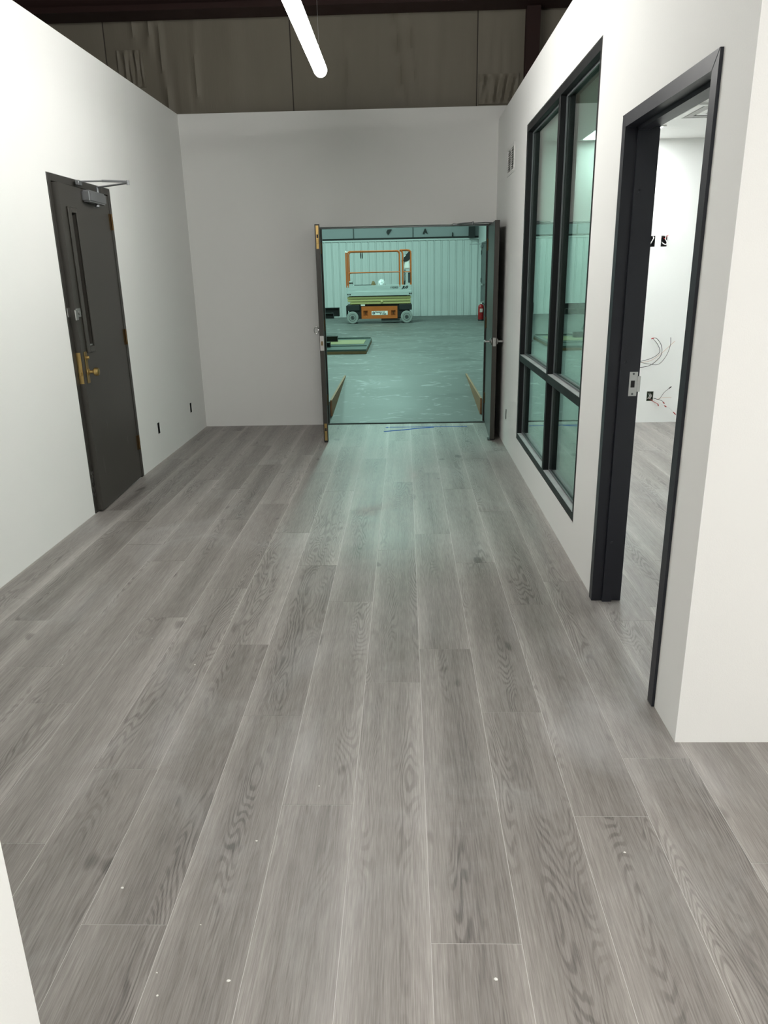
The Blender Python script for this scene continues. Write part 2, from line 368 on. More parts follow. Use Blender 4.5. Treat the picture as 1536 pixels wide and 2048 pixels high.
while PA+k*PW < FX1:
    x0, x1 = max(PA+k*PW, FX0), min(PA+(k+1)*PW, FX1)
    j = joint.get(k, R.uniform(0, PL)); y = j-PL*math.ceil((j-FY0)/PL)
    while y < FY1:
        plank(x0, x1, max(y, FY0), min(y+PL, FY1)); y += PL
    k += 1
# plain run of the same floor behind the photographer
rf = mk('plank_run', B(FX0, 4.99, -4.88, FY0-0.0006, -0.0035, 0.0), M['plank'], fl); rf['kind'] = 'stuff'

# --- hall walls
OPX0, OPX1, OPZ = -0.91, 0.905, 2.062
o = mk('wall_back', wall_mesh('Y', D, D+0.12, XL-0.12, XR+0.10, 0, H, [(OPX0, OPX1, -0.01, OPZ)]), M['wall']); tag(o, 'white painted wall with the double doorway at the end of the hall', 'wall', kind='structure')
LD = (5.018, 6.062, -0.01, 2.252)
OUT_L = [(6.553, 6.607, 0.255, 0.355), (7.612, 7.668, 0.255, 0.355)]
o = mk('wall_left', wall_mesh('X', XL-0.12, XL, 0.9, D, 0, H, [LD]+OUT_L), M['wall']); tag(o, 'long white painted wall with the dark brown single door', 'wall', kind='structure')
WIN = (4.035, 6.325, 0.225, 2.652)
OD = (2.525, 3.53, -0.01, 2.215)
GR = (6.95, 7.37, 2.42, 2.625)
XR2 = XR+0.124
o = mk('wall_right', wall_mesh('X', XR, XR2, YC, D, 0, HR, [WIN, OD, (6.965, 7.355, 2.435, 2.61), (6.965, 7.015, 0.26, 0.36)]), M['wall']); tag(o, 'white partition wall holding the black framed window and open office doorway', 'wall', kind='structure')
o = mk('wall_end', B(XR2, 5.0, YC, YC+0.124, 0, HR), M['wall']); tag(o, 'bright white wall end facing away from the double doors', 'wall', kind='structure')
o = mk('wall_front_left', B(-2.9, -0.62, 0.78, 0.9, 0, H), M['wall']); tag(o, 'white wall edge closing off the near end of the hall', 'wall', kind='structure')
o = mk('wall_front', B(-3.02, 5.12, -5.0, -4.88, 0, H), M['wall']); tag(o, 'white wall behind the place the photo was taken from', 'wall', kind='structure')
o = mk('wall_front_side', B(-3.02, -2.9, -4.88, 0.9, 0, H), M['wall']); tag(o, 'white side wall of the lobby before the hall', 'wall', kind='structure')
o = mk('wall_side', B(5.0, 5.12, -4.88, 8.18, 0, HR), M['wall']); tag(o, 'white outer wall of the office and lobby', 'wall', kind='structure')
# --- office shell
YO = 8.06; ZC = 2.79
EB = [(2.475, 2.535, 1.80, 1.905), (2.595, 2.655, 1.80, 1.905), (2.590, 2.66, 0.232, 0.335), (2.30, 2.37, 0.60, 0.70)]
o = mk('wall_office_back', wall_mesh('Y', YO, YO+0.10, XR2, 5.0, 0, ZC+0.1, EB), M['wall']); tag(o, 'bright white office wall with bare wires hanging from cut-out boxes', 'wall', kind='structure')
ceil = mk('ceiling_office', wall_mesh('Z', 0, 1, 0, 1, 0, 1, []) if False else B(XR2, 5.0, YC+0.124, YO, ZC, ZC+0.05), M['ceil']); tag(ceil, 'white ceiling of the office beyond the window', 'ceiling', kind='structure')
# --- building shell over the partitions
o = mk('ceiling', B(-8.0, 8.0, -5.2, 8.42, 4.60, 4.70), M['roof']); tag(o, 'dark steel roof underside above the open-topped hall', 'ceiling', kind='structure')
o = mk('wall_shell_left', B(-8.1, -8.0, -5.2, 8.42, 0, 4.7), M['insul']); tag(o, 'insulated outer wall of the building far past the brown door', 'wall', kind='structure')
o = mk('wall_shell_right', B(8.0, 8.1, -5.2, 8.42, 0, 4.7), M['insul']); tag(o, 'insulated outer wall of the building beyond the office', 'wall', kind='structure')
o = mk('wall_shell_front', B(-8.1, 8.1, -5.3, -5.2, 0, 4.7), M['insul']); tag(o, 'insulated outer wall of the building behind the lobby', 'wall', kind='structure')

# --- insulated wall between the hall and the warehouse: 1.86 m wide facing sheets with open seams
iw = mk('wall_insulated', wall_mesh('Y', 8.46, 8.52, -8.0, 8.0, -0.1, 6.2, [(-1.0, 1.0, -0.2, 2.2)]), M['seam'])
tag(iw, 'wall of wrinkled olive-grey insulation sheets above the double doorway', 'wall', kind='structure')
def insulation(x0, x1, seed, folds, parent=iw, z0=3.0, z1=4.55, y=8.455):
    rr = random.Random(seed); nx, nz = 56, 34; bm = bmesh.new(); g = []
    for j in range(nz+1):
        row = []
        for i in range(nx+1):
            u, v = i/nx, j/nz; x, z = x0+(x1-x0)*u, z0+(z1-z0)*v
            d = 0.018*math.sin(math.pi*u)**0.6
            for (fx, slope, amp, wd, va, vb) in folds:
                c = fx+slope*(z-3.4)
                fade = max(0, min(1, (v-va)/0.12))*max(0, min(1, (vb-v)/0.12))
                d += amp*fade*math.exp(-((x-c)/wd)**2)
            d += 0.0025*math.sin(9*u+4*v+seed)+0.0018*math.sin(23*u-3*v)
            row.append(bm.verts.new((x, y-d, z)))
        g.append(row)
    for j in range(nz):
        for i in range(nx): bm.faces.new((g[j][i], g[j][i+1], g[j+1][i+1], g[j+1][i]))
    r = bmesh.ops.extrude_face_region(bm, geom=list(bm.faces))
    for vtx in [q for q in r['geom'] if isinstance(q, bmesh.types.BMVert)]: vtx.co.y = y+0.004
    o = mk('insulation_sheet', bm, M['insul'], parent, smooth=True); return o
S = [-4.85, -2.982, -1.113, 0.747, 2.612, 4.48]
FOLD = [
  [(-3.6, 0.1, 0.02, 0.03, 0, 1)],
  [(-2.39, -0.06, 0.032, 0.022, 0, 1), (-2.55, 0.10, 0.024, 0.02, 0.42, 1), (-2.62, 0.18, 0.022, 0.016, 0.45, 1), (-2.70, 0.05, 0.022, 0.02, 0.5, 1), (-2.80, -0.10, 0.018, 0.018, 0.55, 1), (-2.08, 0.03, 0.022, 0.016, 0.15, 1), (-2.25, 0.0, 0.012, 0.012, 0.0, 0.5), (-2.18, 0.03, 0.012, 0.012, 0.0, 0.45), (-1.7, 0, 0.008, 0.1, 0, 1)],
  [(-0.55, 0.03, 0.014, 0.02, 0.1, 1), (-0.01, -0.12, 0.030, 0.02, 0.1, 1), (0.12, -0.10, 0.020, 0.018, 0.2, 0.8), (0.33, 0.05, 0.012, 0.06, 0, 1), (-0.30, 0.05, 0.010, 0.03, 0.2, 1)],
  [(0.86, 0.02, 0.014, 0.02, 0.3, 0.9), (0.95, 0.05, 0.012, 0.018, 0.2, 0.6), (1.06, -0.04, 0.012, 0.018, 0.2, 0.6), (1.75, 0, 0.02, 0.05, 0, 1)],
  [(3.4, 0, 0.02, 0.05, 0, 1)]]
for i in range(5): insulation(S[i]+0.006, S[i+1]-0.006, i+2, FOLD[i])
def patch(x0, x1, z0, z1, seed):
    rr = random.Random(seed); nx, nz = 26, 18; bm = bmesh.new(); g = []
    ph = [(rr.uniform(12, 40), rr.uniform(-12, 12), rr.uniform(0, 6)) for _ in range(5)]
    for j in range(nz+1):
        row = []
        for i in range(nx+1):
            u, v = i/nx, j/nz; e = min(u, 1-u, v, 1-v)*8; e = min(1, e)
            d = 0.03+0.007*sum(math.sin(a*u*0.9+b*v*0.5+c) for a, b, c in ph)*e
            row.append(bm.verts.new((x0+(x1-x0)*u, 8.452-d, z0+(z1-z0)*v)))
        g.append(row)
    for j in range(nz):
        for i in range(nx): bm.faces.new((g[j][i], g[j][i+1], g[j+1][i+1], g[j+1][i]))
    r = bmesh.ops.extrude_face_region(bm, geom=list(bm.faces))
    for vtx in [q for q in r['geom'] if isinstance(q, bmesh.types.BMVert)]: vtx.co.y = 8.455
    mk('insulation_patch', bm, M['insul'], iw, smooth=True)
patch(-2.86, -2.60, 3.44, 3.77, 3); patch(0.765, 1.16, 3.20, 3.47, 9)
# red-oxide girt and column in front of the insulation
bm = bmesh.new(); box(bm, -7.9, 7.9, 8.06, 8.36, 4.0, 4.015); box(bm, -7.9, 7.9, 8.345, 8.36, 4.015, 4.22); box(bm, -7.9, 7.9, 8.06, 8.36, 4.22, 4.235); box(bm, -7.9, 7.9, 8.06, 8.072, 4.015, 4.05)
o = mk('steel_girt', bm, M['redsteel']); tag(o, 'dark red steel girt running along the top of the insulation sheets', 'steel beam')
bm = bmesh.new(); prism(bm, [(1.195, 8.24), (1.325, 8.24), (1.325, 8.25), (1.267, 8.25), (1.267, 8.34), (1.325, 8.34), (1.325, 8.35), (1.195, 8.35), (1.195, 8.34), (1.253, 8.34), (1.253, 8.25), (1.195, 8.25)], 'Z', 0.0, 3.995)
o = mk('steel_column', bm, M['redsteel']); tag(o, 'dark red steel column standing behind the office partition', 'steel column')
for i, yy in enumerate((6.6, 4.6, 2.6, 0.6)):
    bm = bmesh.new(); box(bm, -8, 8, yy, yy+0.006, 4.38, 4.60); box(bm, -8, 8, yy, yy+0.07, 4.38, 4.386)
    o = mk('roof_purlin', bm, M['redsteel']); tag(o, 'dark red steel purlin under the roof above the hall', 'steel beam', group='roof purlins over the hall')

# --- left door (ajar), dark brown
d1 = thing('door_1', 'dark brown single door with narrow vision glass and brass knob, slightly ajar', 'door', (XL, 0, 0), kind='structure')
bm = bmesh.new(); FJ = 0.046
box(bm, -0.115, 0.006, LD[0]+0.001, LD[0]+FJ, 0.0, 2.249, bev=0.002)
mk('door_jamb', bm, M['brown_f'], d1)
mk('door_jamb', B(-0.115, 0.006, LD[1]-FJ, LD[1]-0.001, 0.0, 2.249, bev=0.002), M['brown_f'], d1)
mk('door_head', B(-0.115, 0.0058, LD[0]+FJ, LD[1]-FJ, 2.203, 2.249, bev=0.002), M['brown_f'], d1)
bm = bmesh.new(); box(bm, -0.10, -0.047, LD[0]+FJ, LD[0]+FJ+0.016, 0, 2.2); box(bm, -0.10, -0.047, LD[1]-FJ-0.016, LD[1]-FJ, 0, 2.2); box(bm, -0.10, -0.047, LD[0]+FJ+0.016, LD[1]-FJ-0.016, 2.187, 2.2)
mk('door_stop', bm, M['black'], d1)
sl_h = (0.002, LD[1]-FJ-0.003); dv = Vector((0.043, -0.942)); LS = 0.950
ang = math.atan2(dv.y, dv.x)
slab = mk('door_slab', wall_mesh('Y', -0.045, 0.0, 0.0, LS, 0.012, 2.195, [(0.715, 0.800, 1.158, 2.025)]), M['brown'], d1)
slab.location = (sl_h[0], sl_h[1], 0); slab.rotation_euler = (0, 0, ang)
bm = bmesh.new()                                                 # lite kit: raised bevelled frame round the slot
for (a, b2, c, d_) in ((0.685, 0.715, 1.118, 2.060), (0.800, 0.855, 1.118, 2.060), (0.715, 0.800, 1.118, 1.158), (0.715, 0.800, 2.025, 2.060)):
    box(bm, a, b2, 0.0, 0.012, c, d_, bev=0.004)
mk('vision_frame', bm, M['brown'], slab)
mk('vision_glass', B(0.7155, 0.7995, -0.026, -0.020, 1.1585, 2.0245), M['darkglass'], slab)
mk('glazing_clip', B(0.722, 0.793, -0.019, 0.004, 1.160, 1.172, bev=0.002), M['steel'], slab)
bm = bmesh.new(); box(bm, 0.215, 0.550, 0.0, 0.060, 2.112, 2.188, bev=0.010, seg=3)
dc = mk('door_closer', bm, M['closer'], slab, smooth=True)
mk('closer_cap', lathe(bmesh.new(), [(0.016, 0), (0.016, 0.014), (0.010, 0.02)], (0.34, 0.031, 2.092), 'Z'), M['closer'], dc, smooth=True)
bm = bmesh.new(); cyl(bm, (0.30, 0.031, 2.185), (0.30, 0.031, 2.226), 0.010)
pv = Vector((0.30, 0.031, 2.226)); tip = Vector((0.44, 0.295, 2.236)); sh = Vector((0.575, 0.012, 2.236))
tube(bm, [pv, tip], 0.0065, 8); cyl(bm, tip-Vector((0, 0, 0.012)), tip+Vector((0, 0, 0.016)), 0.010)
tube(bm, [tip+Vector((0, 0, 0.008)), tip.lerp(sh, 0.55)+Vector((0, 0, 0.008))], 0.0075, 8); tube(bm, [tip.lerp(sh, 0.5)+Vector((0, 0, 0.008)), sh], 0.0055, 8)
box(bm, 0.545, 0.61, -0.010, 0.016, 2.212, 2.243, bev=0.003)
mk('closer_arm', bm, M['closer'], dc, smooth=True)
for z0, z1 in ((1.955, 2.070), (1.100, 1.218), (0.240, 0.360)):
    bm = bmesh.new(); cyl(bm, (0.012, LD[1]-FJ+0.002, z0), (0.012, LD[1]-FJ+0.002, z1), 0.008, 10)
    box(bm, 0.0, 0.0085, LD[1]-FJ-0.001, LD[1]-FJ+0.014, z0, z1); box(bm, 0.002, 0.006, LD[1]-FJ-0.030, LD[1]-FJ-0.002, z0, z1)
    mk('hinge', bm, M['brass_d'], d1, smooth=True)
es = mk('escutcheon', B(0.868, 0.912, 0.0, 0.006, 0.918, 1.132, bev=0.002), M['brass'], slab)
mk('knob', lathe(bmesh.new(), [(0.024, 0.006), (0.022, 0.012), (0.011, 0.018), (0.010, 0.040), (0.018, 0.044), (0.027, 0.052), (0.029, 0.066), (0.024, 0.078), (0.008, 0.083)], (0.890, 0, 0.995), 'Y', 24), M['brass'], es, smooth=True)
mk('thumb_turn', lathe(bmesh.new(), [(0.014, 0.006), (0.014, 0.018), (0.010, 0.026)], (0.890, 0, 1.092), 'Y', 18), M['brass'], es, smooth=True)
mk('latch_faceplate', B(LS, LS+0.003, -0.038, -0.008, 0.92, 1.13), M['brass'], slab)
mk('latch_bolt', B(LS+0.003, LS+0.016, -0.030, -0.015, 0.975, 1.0, bev=0.003), M['brass'], slab)
bm = bmesh.new(); box(bm, -0.001, 0.010, LD[0]+0.006, LD[0]+0.044, 1.365, 1.425, bev=0.002)
mk('strike_lip', bm, M['steel'], d1)
bm = bmesh.new(); box(bm, LS-0.075, LS-0.004, 0.0, 0.007, 1.362, 1.420, bev=0.002); cyl(bm, (LS-0.035, 0.007, 1.39), (LS-0.035, 0.017, 1.39), 0.015, 14); box(bm, LS-0.012, LS+0.030, 0.004, 0.012, 1.345, 1.412, bev=0.002)
mk('safety_latch', bm, M['steel'], slab)
bm = bmesh.new(); rr = random.Random(5)
for i in range(16):
    yy = LD[0]+rr.uniform(0.012, 0.040); zz = rr.uniform(0.10, 0.34)*rr.uniform(0.7, 1); s = rr.uniform(0.004, 0.014)
    pts = [(yy+s*math.cos(t)*rr.uniform(0.5, 1), zz+2.2*s*math.sin(t)*rr.uniform(0.5, 1)) for t in [k_*math.pi/4 for k_ in range(8)]]
    pts = [(min(max(p[0], LD[0]+0.004), LD[0]+0.043), p[1]) for p in pts]
    prism(bm, pts, 'X', 0.0058, 0.0068)
mk('bare_paint_patch', bm, M['steel'], d1)

# --- double door: frame and two open leaves
t1 = thing('trim_1', 'dark brown steel frame lining the double doorway', 'door frame', (0, D, 0), kind='structure')
mk('frame_jamb', B(OPX0+0.001, OPX0+0.036, 0.004, 0.116, 0, OPZ-0.001, bev=0.002), M['brown_f'], t1)
mk('frame_jamb', B(OPX1-0.036, OPX1-0.001, 0.004, 0.116, 0, OPZ-0.001, bev=0.002), M['brown_f'], t1)
mk('frame_head', B(OPX0+0.036, OPX1-0.036, 0.052, 0.116, OPZ-0.016, OPZ-0.001, bev=0.002), M['closer'], t1)
bm = bmesh.new(); box(bm, OPX0+0.036, OPX0+0.052, 0.055, 0.10, 0, OPZ-0.016); box(bm, OPX1-0.052, OPX1-0.036, 0.055, 0.10, 0, OPZ-0.016)
mk('frame_stop', bm, M['brown_f'], t1)
mk('threshold_strip', B(OPX0+0.037, OPX1-0.037, -0.004, 0.030, 0.0, 0.010, bev=0.003), M['rubber'], t1)
# revel lining through to the warehouse side
mk('reveal_side', B(-0.97, OPX0-0.002, 0.121, 0.345, 0, 2.16), M['wall'], t1); mk('reveal_side', B(OPX1+0.002, 0.97, 0.121, 0.345, 0, 2.16), M['wall'], t1)
mk('reveal_head', B(OPX0-0.002, OPX1+0.002, 0.121, 0.345, OPZ+0.002, 2.16), M['wall'], t1)

LL = 0.90; LZ = 2.040
def leaf(name, label, hinge, d, outer):
    o = thing(name, label, 'door', (hinge[0], hinge[1], 0), math.atan2(d[1], d[0]), kind='structure')
    y0, y1 = (-0.045, 0.0) if outer < 0 else (0.0, 0.045)
    sl = mk('door_slab', B(0.0, LL, y0, y1, 0.012, LZ, bev=0.0025), M['brown'], o)
    for z in (0.22, 1.02, 1.80):
        bm = bmesh.new(); cyl(bm, (-0.004, -0.006*outer, z), (-0.004, -0.006*outer, z+0.115), 0.007, 10); box(bm, 0.0, 0.03, min(0, -0.003*outer), max(0, -0.003*outer), z, z+0.115)
        mk('hinge', bm, M['brass_d'], o, smooth=True)
    return o, y0, y1
d2, y0, y1 = leaf('door_2', 'dark brown open door leaf with brass flush bolts on its edge', (-0.868, 8.165), (0.097, -0.94), -1)
ym = (y0+y1)/2
for z0, z1 in ((LZ-0.215, LZ-0.012), (0.020, 0.19)):
    p = mk('flush_bolt', B(LL, LL+0.003, ym-0.0125, ym+0.0125, z0, z1, bev=0.001), M['brass'], d2)
    bm = bmesh.new(); box(bm, LL+0.003, LL+0.009, ym-0.007, ym+0.007, z0+0.045, z0+0.085, bev=0.002); cyl(bm, (LL+0.003, ym, z0+0.02), (LL+0.006, ym, z0+0.02), 0.005, 8); cyl(bm, (LL+0.003, ym, z1-0.02), (LL+0.006, ym, z1-0.02), 0.005, 8)
    mk('bolt_lever', bm, M['brass'], p)
    mk('bolt_slot', B(LL+0.003, LL+0.0036, ym-0.008, ym+0.008, z0+0.095, z0+0.125), M['black'], p)
sp_ = mk('strike_plate', B(LL, LL+0.003, ym-0.019, ym+0.019, 0.90, 1.04, bev=0.001), M['steel'], d2)
mk('strike_hole', B(LL+0.003, LL+0.004, ym-0.009, ym+0.009, 0.95, 0.99), M['kraft'], sp_)
bm = bmesh.new(); tube(bm, [(LL-0.05, y0-0.026+0.022*math.cos(t), 1.09+0.032*math.sin(t)) for t in [k_*math.pi/9 for k_ in range(18)]], 0.005, 8, closed=True); cyl(bm, (LL-0.05, y0, 1.09), (LL-0.05, y0-0.012, 1.09), 0.012, 10)
mk('pull_ring', bm, M['steel'], d2, smooth=True)
mk('door_bottom_sweep', B(0.01, LL+0.002, y0+0.003, y1-0.003, 0.002, 0.012), M['rubber'], d2)
d3, y0, y1 = leaf('door_3', 'dark brown open door leaf with steel lever handles beside the partition', (0.866, 8.165), (-0.040, -0.94), 1)
ym = (y0+y1)/2
mk('latch_faceplate', B(LL, LL+0.003, ym-0.0145, ym+0.0145, 0.915, 0.995, bev=0.001), M['steel'], d3)
mk('latch_bolt', B(LL+0.003, LL+0.012, ym-0.008, ym+0.008, 0.945, 0.967, bev=0.002), M['steel'], d3)
for s, yy in ((-1, y0), (1, y1)):
    h = mk('lever_rose', lathe(bmesh.new(), [(0.032, 0), (0.032, 0.008*s), (0.022, 0.016*s), (0.012, 0.020*s), (0.011, 0.045*s)], (LL-0.07, yy, 0.955), 'Y', 20), M['steel'], d3, smooth=True)
    mk('lever', tube(bmesh.new(), smooth_path([(LL-0.07, yy+0.045*s, 0.955), (LL-0.07, yy+0.058*s, 0.955), (LL-0.085, yy+0.062*s, 0.955), (LL-0.13, yy+0.062*s, 0.955), (LL-0.175, yy+0.058*s, 0.953)], 4), [0.011]*12+[0.009]*5, 10), M['steel'], h, smooth=True)
clb = mk('door_closer', B(0.06, 0.30, y1, y1+0.045, 1.93, 1.99, bev=0.006), M['black'], d3)
bm = bmesh.new()
tube(bm, [(0.20, y1+0.02, 1.99), (0.20, y1+0.02, 2.055)], 0.008, 8)
tube(bm, [(0.20, y1+0.02, 2.055), (0.16, -0.05, 2.062), (0.10, -0.165, 2.062)], 0.006, 8)
tube(bm, [(0.10, -0.165, 2.066), (0.06, -0.25, 2.066), (0.02, -0.325, 2.060)], 0.0075, 8)
cyl(bm, (0.10, -0.165, 2.052), (0.10, -0.165, 2.078), 0.010, 10)
box(bm, 0.0, 0.030, -0.37, -0.30, 2.050, 2.068, bev=0.003)
mk('closer_arm', bm, M['closer'], clb, smooth=True)
mk('door_bottom_sweep', B(0.01, LL+0.002, y0+0.003, y1-0.003, 0.002, 0.012), M['rubber'], d3)
mk('bottom_seal_lip', B(LL-0.10, LL+0.004, y0-0.020, y0, 0.0, 0.008), M['rubber'], d3)

# --- window in the right wall
wn = thing('window_1', 'black aluminium framed interior window of four panes with a dusty rail', 'window', (XR, 0, 0), kind='structure')
A0, A1, FW = 0.004, 0.118, 0.050
def bar(name, y0, y1, z0, z1, mat='alum'): return mk(name, B(A0, A1, y0, y1, z0, z1, bev=0.0015), M[mat], wn)
wy0, wy1, wz0, wz1 = WIN[0]+0.002, WIN[1]-0.002, WIN[2]+0.002, WIN[3]-0.002
bar('frame_jamb', wy0, wy0+FW, wz0, wz1); bar('frame_jamb', wy1-FW, wy1, wz0, wz1)
bar('frame_head', wy0+FW, wy1-FW, wz1-FW, wz1); bar('frame_sill', wy0+FW, wy1-FW, wz0, wz0+FW)
MY0, MY1 = 5.035, 5.085
bar('frame_mullion', MY0, MY1, wz0+FW, wz1-FW)
RZ0, RZ1 = 0.885, 0.937
bar('frame_rail', wy0+FW, MY0, RZ0, RZ1); bar('frame_rail', MY1, wy1-FW, RZ0, RZ1)
for (ya, yb) in ((wy0+FW, MY0), (MY1, wy1-FW)):
    for (za, zb) in ((wz0+FW, RZ0), (RZ1, wz1-FW)):
        # gaskets / stops round the glass
        bm = bmesh.new(); s = 0.014
        for xa, xb in ((0.040, 0.048), (0.074, 0.082)):
            box(bm, xa, xb, ya, ya+s, za, zb); box(bm, xa, xb, yb-s, yb, za, zb); box(bm, xa, xb, ya+s, yb-s, za, za+s); box(bm, xa, xb, ya+s, yb-s, zb-s, zb)
        mk('glazing_stop', bm, M['gasket'], wn)
        mk('sill_ledge', B(A0+0.001, 0.040, ya+0.001, yb-0.001, za, za+0.003), M['alum_dust'], wn)
        bm = bmesh.new(); box(bm, 0.050, 0.055, ya+0.002, yb-0.002, za+0.002, zb-0.002); box(bm, 0.067, 0.072, ya+0.002, yb-0.002, za+0.002, zb-0.002)
        mk('window_pane', bm, M['glass'], wn)

# --- office doorway: double-rabbet steel frame, no door hung yet
od = thing('door_4', 'navy black steel door frame with empty opening into the bright office', 'door frame', (XR, 0, 0), kind='structure')
FX = (-0.011, 0.135); ff = 0.050
def jamb_profile(s):          # (x, inward offset) polygon, s = +1 towards +Y
    p = [(FX[0], 0.0), (FX[0], ff), (0.040, ff), (0.040, ff+0.016), (0.086, ff+0.016), (0.086, ff), (FX[1], ff), (FX[1], 0.0)]
    return p
yA, yB, zT = 2.518, 3.538, 2.222
for side in (0, 1):
    poly = [(x, (yA+q) if side == 0 else (yB-q)) for x, q in jamb_profile(1)]
    mk('frame_jamb', prism(bmesh.new(), poly, 'Z', 0.0, zT), M['navy'], od)
poly = [(x, zT-q) for x, q in jamb_profile(1)]
mk('frame_head', prism(bmesh.new(), [(x, z) for x, z in poly], 'Y', yA+ff, yB-ff), M['navy'], od)
bm = bmesh.new(); cyl(bm, (0, 0, 0), (0.0005, 0, 0), 0.001, 4); bm.free()
# mitre lines at the head corners
for ya, yb in ((yA+0.001, yA+ff), (yB-0.001, yB-ff)):
    bm = bmesh.new(); tube(bm, [(FX[0]-0.0002, ya, zT-0.001), (FX[0]-0.0002, yb, zT-ff)], 0.0012, 6); mk('mitre_seam', bm, M['gasket'], od)
st = mk('strike_plate', B(0.089, 0.128, yB-ff-0.0025, yB-ff, 1.040, 1.152, bev=0.001), M['steel'], od)
mk('strike_lip', B(0.127, 0.142, yB-ff-0.0035, yB-ff-0.001, 1.060, 1.132, bev=0.001), M['steel'], st)
mk('strike_hole', B(0.098, 0.116, yB-ff-0.0032, yB-ff-0.002, 1.080, 1.112), M['black'], st)
for z in (1.050, 1.143): mk('screw', cyl(bmesh.new(), (0.108, yB-ff-0.0045, z), (0.108, yB-ff-0.0025, z), 0.005, 12), M['gasket'], st)
for z in (0.32, 1.20, 1.92): mk('rubber_bumper', lathe(bmesh.new(), [(0.006, 0), (0.006, -0.003), (0.003, -0.005)], (0.063, yB-ff-0.016, z), 'Y', 12), M['navy'], od, smooth=True)

# --- warehouse shell
WF = bmesh.new()
YR0, YR1, XRMP = 8.34, 10.72, 0.876
for (x0, x1, y0_, y1_) in ((-9, -XRMP, 8.52, YW), (XRMP, XW, 8.52, YW), (-XRMP, XRMP, YR1, YW)): box(WF, x0, x1, y0_, y1_, -0.1, ZW)
bmesh.ops.remove_doubles(WF, verts=WF.verts, dist=0.0005)
wf = mk('floor_warehouse', WF, M['conc']); tag(wf, 'dusty sealed concrete warehouse floor beyond the double doors', 'floor', kind='structure')
def rz(y):
    t = max(0.0, min(1.0, (y-8.21)/(YR1-8.21))); return 0.004+(ZW-0.004)*(0.75*t+0.25*t*t*(3-2*t))
rp = mk('floor_ramp', prism(bmesh.new(), [(8.21, -0.1)]+[(8.21+(YR1-8.21)*i/24, rz(8.21+(YR1-8.21)*i/24)) for i in range(25)]+[(YR1, -0.1)], 'X', -XRMP, XRMP), M['conc'], smooth=True)
tag(rp, 'short concrete ramp rising from the double doorway between form boards', 'ramp', kind='structure')
for s in (-1, 1):
    a, b2 = sorted((s*(XRMP-0.002), s*(XRMP-0.024)))
    o = mk('form_board', prism(bmesh.new(), [(8.54+(YR1-8.56)*i/12, rz(8.54+(YR1-8.56)*i/12)+0.002) for i in range(13)]+[(YR1-0.02, ZW+0.012), (8.54, ZW+0.012)], 'X', a, b2), M['wood'])
    tag(o, 'raw wooden form board tapering along the ramp on the %s side' % ('stacked panel' if s < 0 else 'fire extinguisher'), 'board', group='form boards along the ramp')
wb = mk('wall_warehouse_back', B(-9, XW+0.1, YW+0.03, YW+0.13, ZW-0.1, 6.2), M['insul_d']); tag(wb, 'far warehouse wall clad in pale ribbed metal panels', 'wall', kind='structure')
# ribbed liner panels
bm = bmesh.new(); pw = 0.2345
prof = [(0, 0.026), (0.018, 0.026), (0.028, 0), (0.118, 0), (0.122, 0.003), (0.130, 0.003), (0.134, 0), (pw-0.026, 0), (pw-0.022, -0.016), (pw, -0.016)]
poly = [(x, -y) for x, y in prof]+[(pw, 0.022), (0, 0.022)]
prism(bm, poly, 'Z', 0.0, 2.335); bmesh.ops.recalc_face_normals(bm, faces=bm.faces)
lme = bpy.data.meshes.new('liner_panel'); bm.to_mesh(lme); bm.free(); lme.materials.append(M['liner'])
n = 0; x = XW-0.01-pw
while x > -8.9:
    o = link(bpy.data.objects.new('liner_panel', lme)); o.parent = wb; o.location = (x, YW+0.0, ZW); x -= pw; n += 1
mk('black_girt_strip', B(-9, XW, YW-0.02, YW+0.03, 2.585, 2.64), M['black'], wb)  # black strip for the girt line above the liner panels
mk('liner_cap', B(-9, XW, YW-0.03, YW+0.03, 2.535, 2.585, bev=0.004), M['liner'], wb)
for xs in (-7.3, -5.4, -3.5, -1.617, 0.284): mk('insulation_seam', B(xs-0.018, xs+0.018, YW+0.015, YW+0.03, 2.64, 6.1), M['greydoor'], wb)
o = mk('steel_column', B(2.05, 2.24, YW-0.2, YW-0.02, 2.585, 6.1, bev=0.004), M['blacksteel']); tag(o, 'black steel column stub above the ribbed panels in the far corner', 'steel column')
for nm, xb, zb, kd in (('bracket', -0.496, 2.813, 0), ('bracket', 0.667, 2.80, 1), ('bracket', 1.542, 2.712, 2)):
    bm = bmesh.new()
    if kd == 0: prism(bm, [(-0.07, 0.0), (-0.03, 0.07), (0.10, 0.08), (0.06, 0.02), (-0.02, -0.08)], 'Y', -0.03, 0.03)
    elif kd == 1: prism(bm, [(-0.075, -0.06), (-0.01, 0.09), (0.02, 0.09), (0.085, -0.06), (0.05, -0.045), (0.0, 0.0), (-0.03, -0.05)], 'Y', -0.03, 0.03)
    else: prism(bm, [(-0.018, -0.06), (-0.012, 0.05), (0.012, 0.05), (0.018, -0.06)], 'Y', -0.03, 0.03)
    o = mk('wall_bracket', bm, M['blacksteel']); o.location = (xb, YW+0.002, zb)
    tag(o, ['folded black bracket on the grey band above the scissor lift', 'black hook bracket shaped like an open triangle above the ribbed panels', 'small upright black clip above the ribbed panels'][kd], 'bracket')
DW = (22.05, 24.15)
o = mk('wall_warehouse_right', wall_mesh('X', XW, XW+0.12, 8.52, YW+0.13, ZW-0.1, 6.2, [(DW[0], DW[1], ZW-0.2, 2.40)]), M['liner']); tag(o, 'white side wall of the warehouse with a grey double door', 'wall', kind='structure')
o = mk('wall_warehouse_left', B(-9.1, -9, 8.52, YW+0.13, ZW-0.1, 6.2), M['liner']); tag(o, 'white far side wall of the warehouse', 'wall', kind='structure')
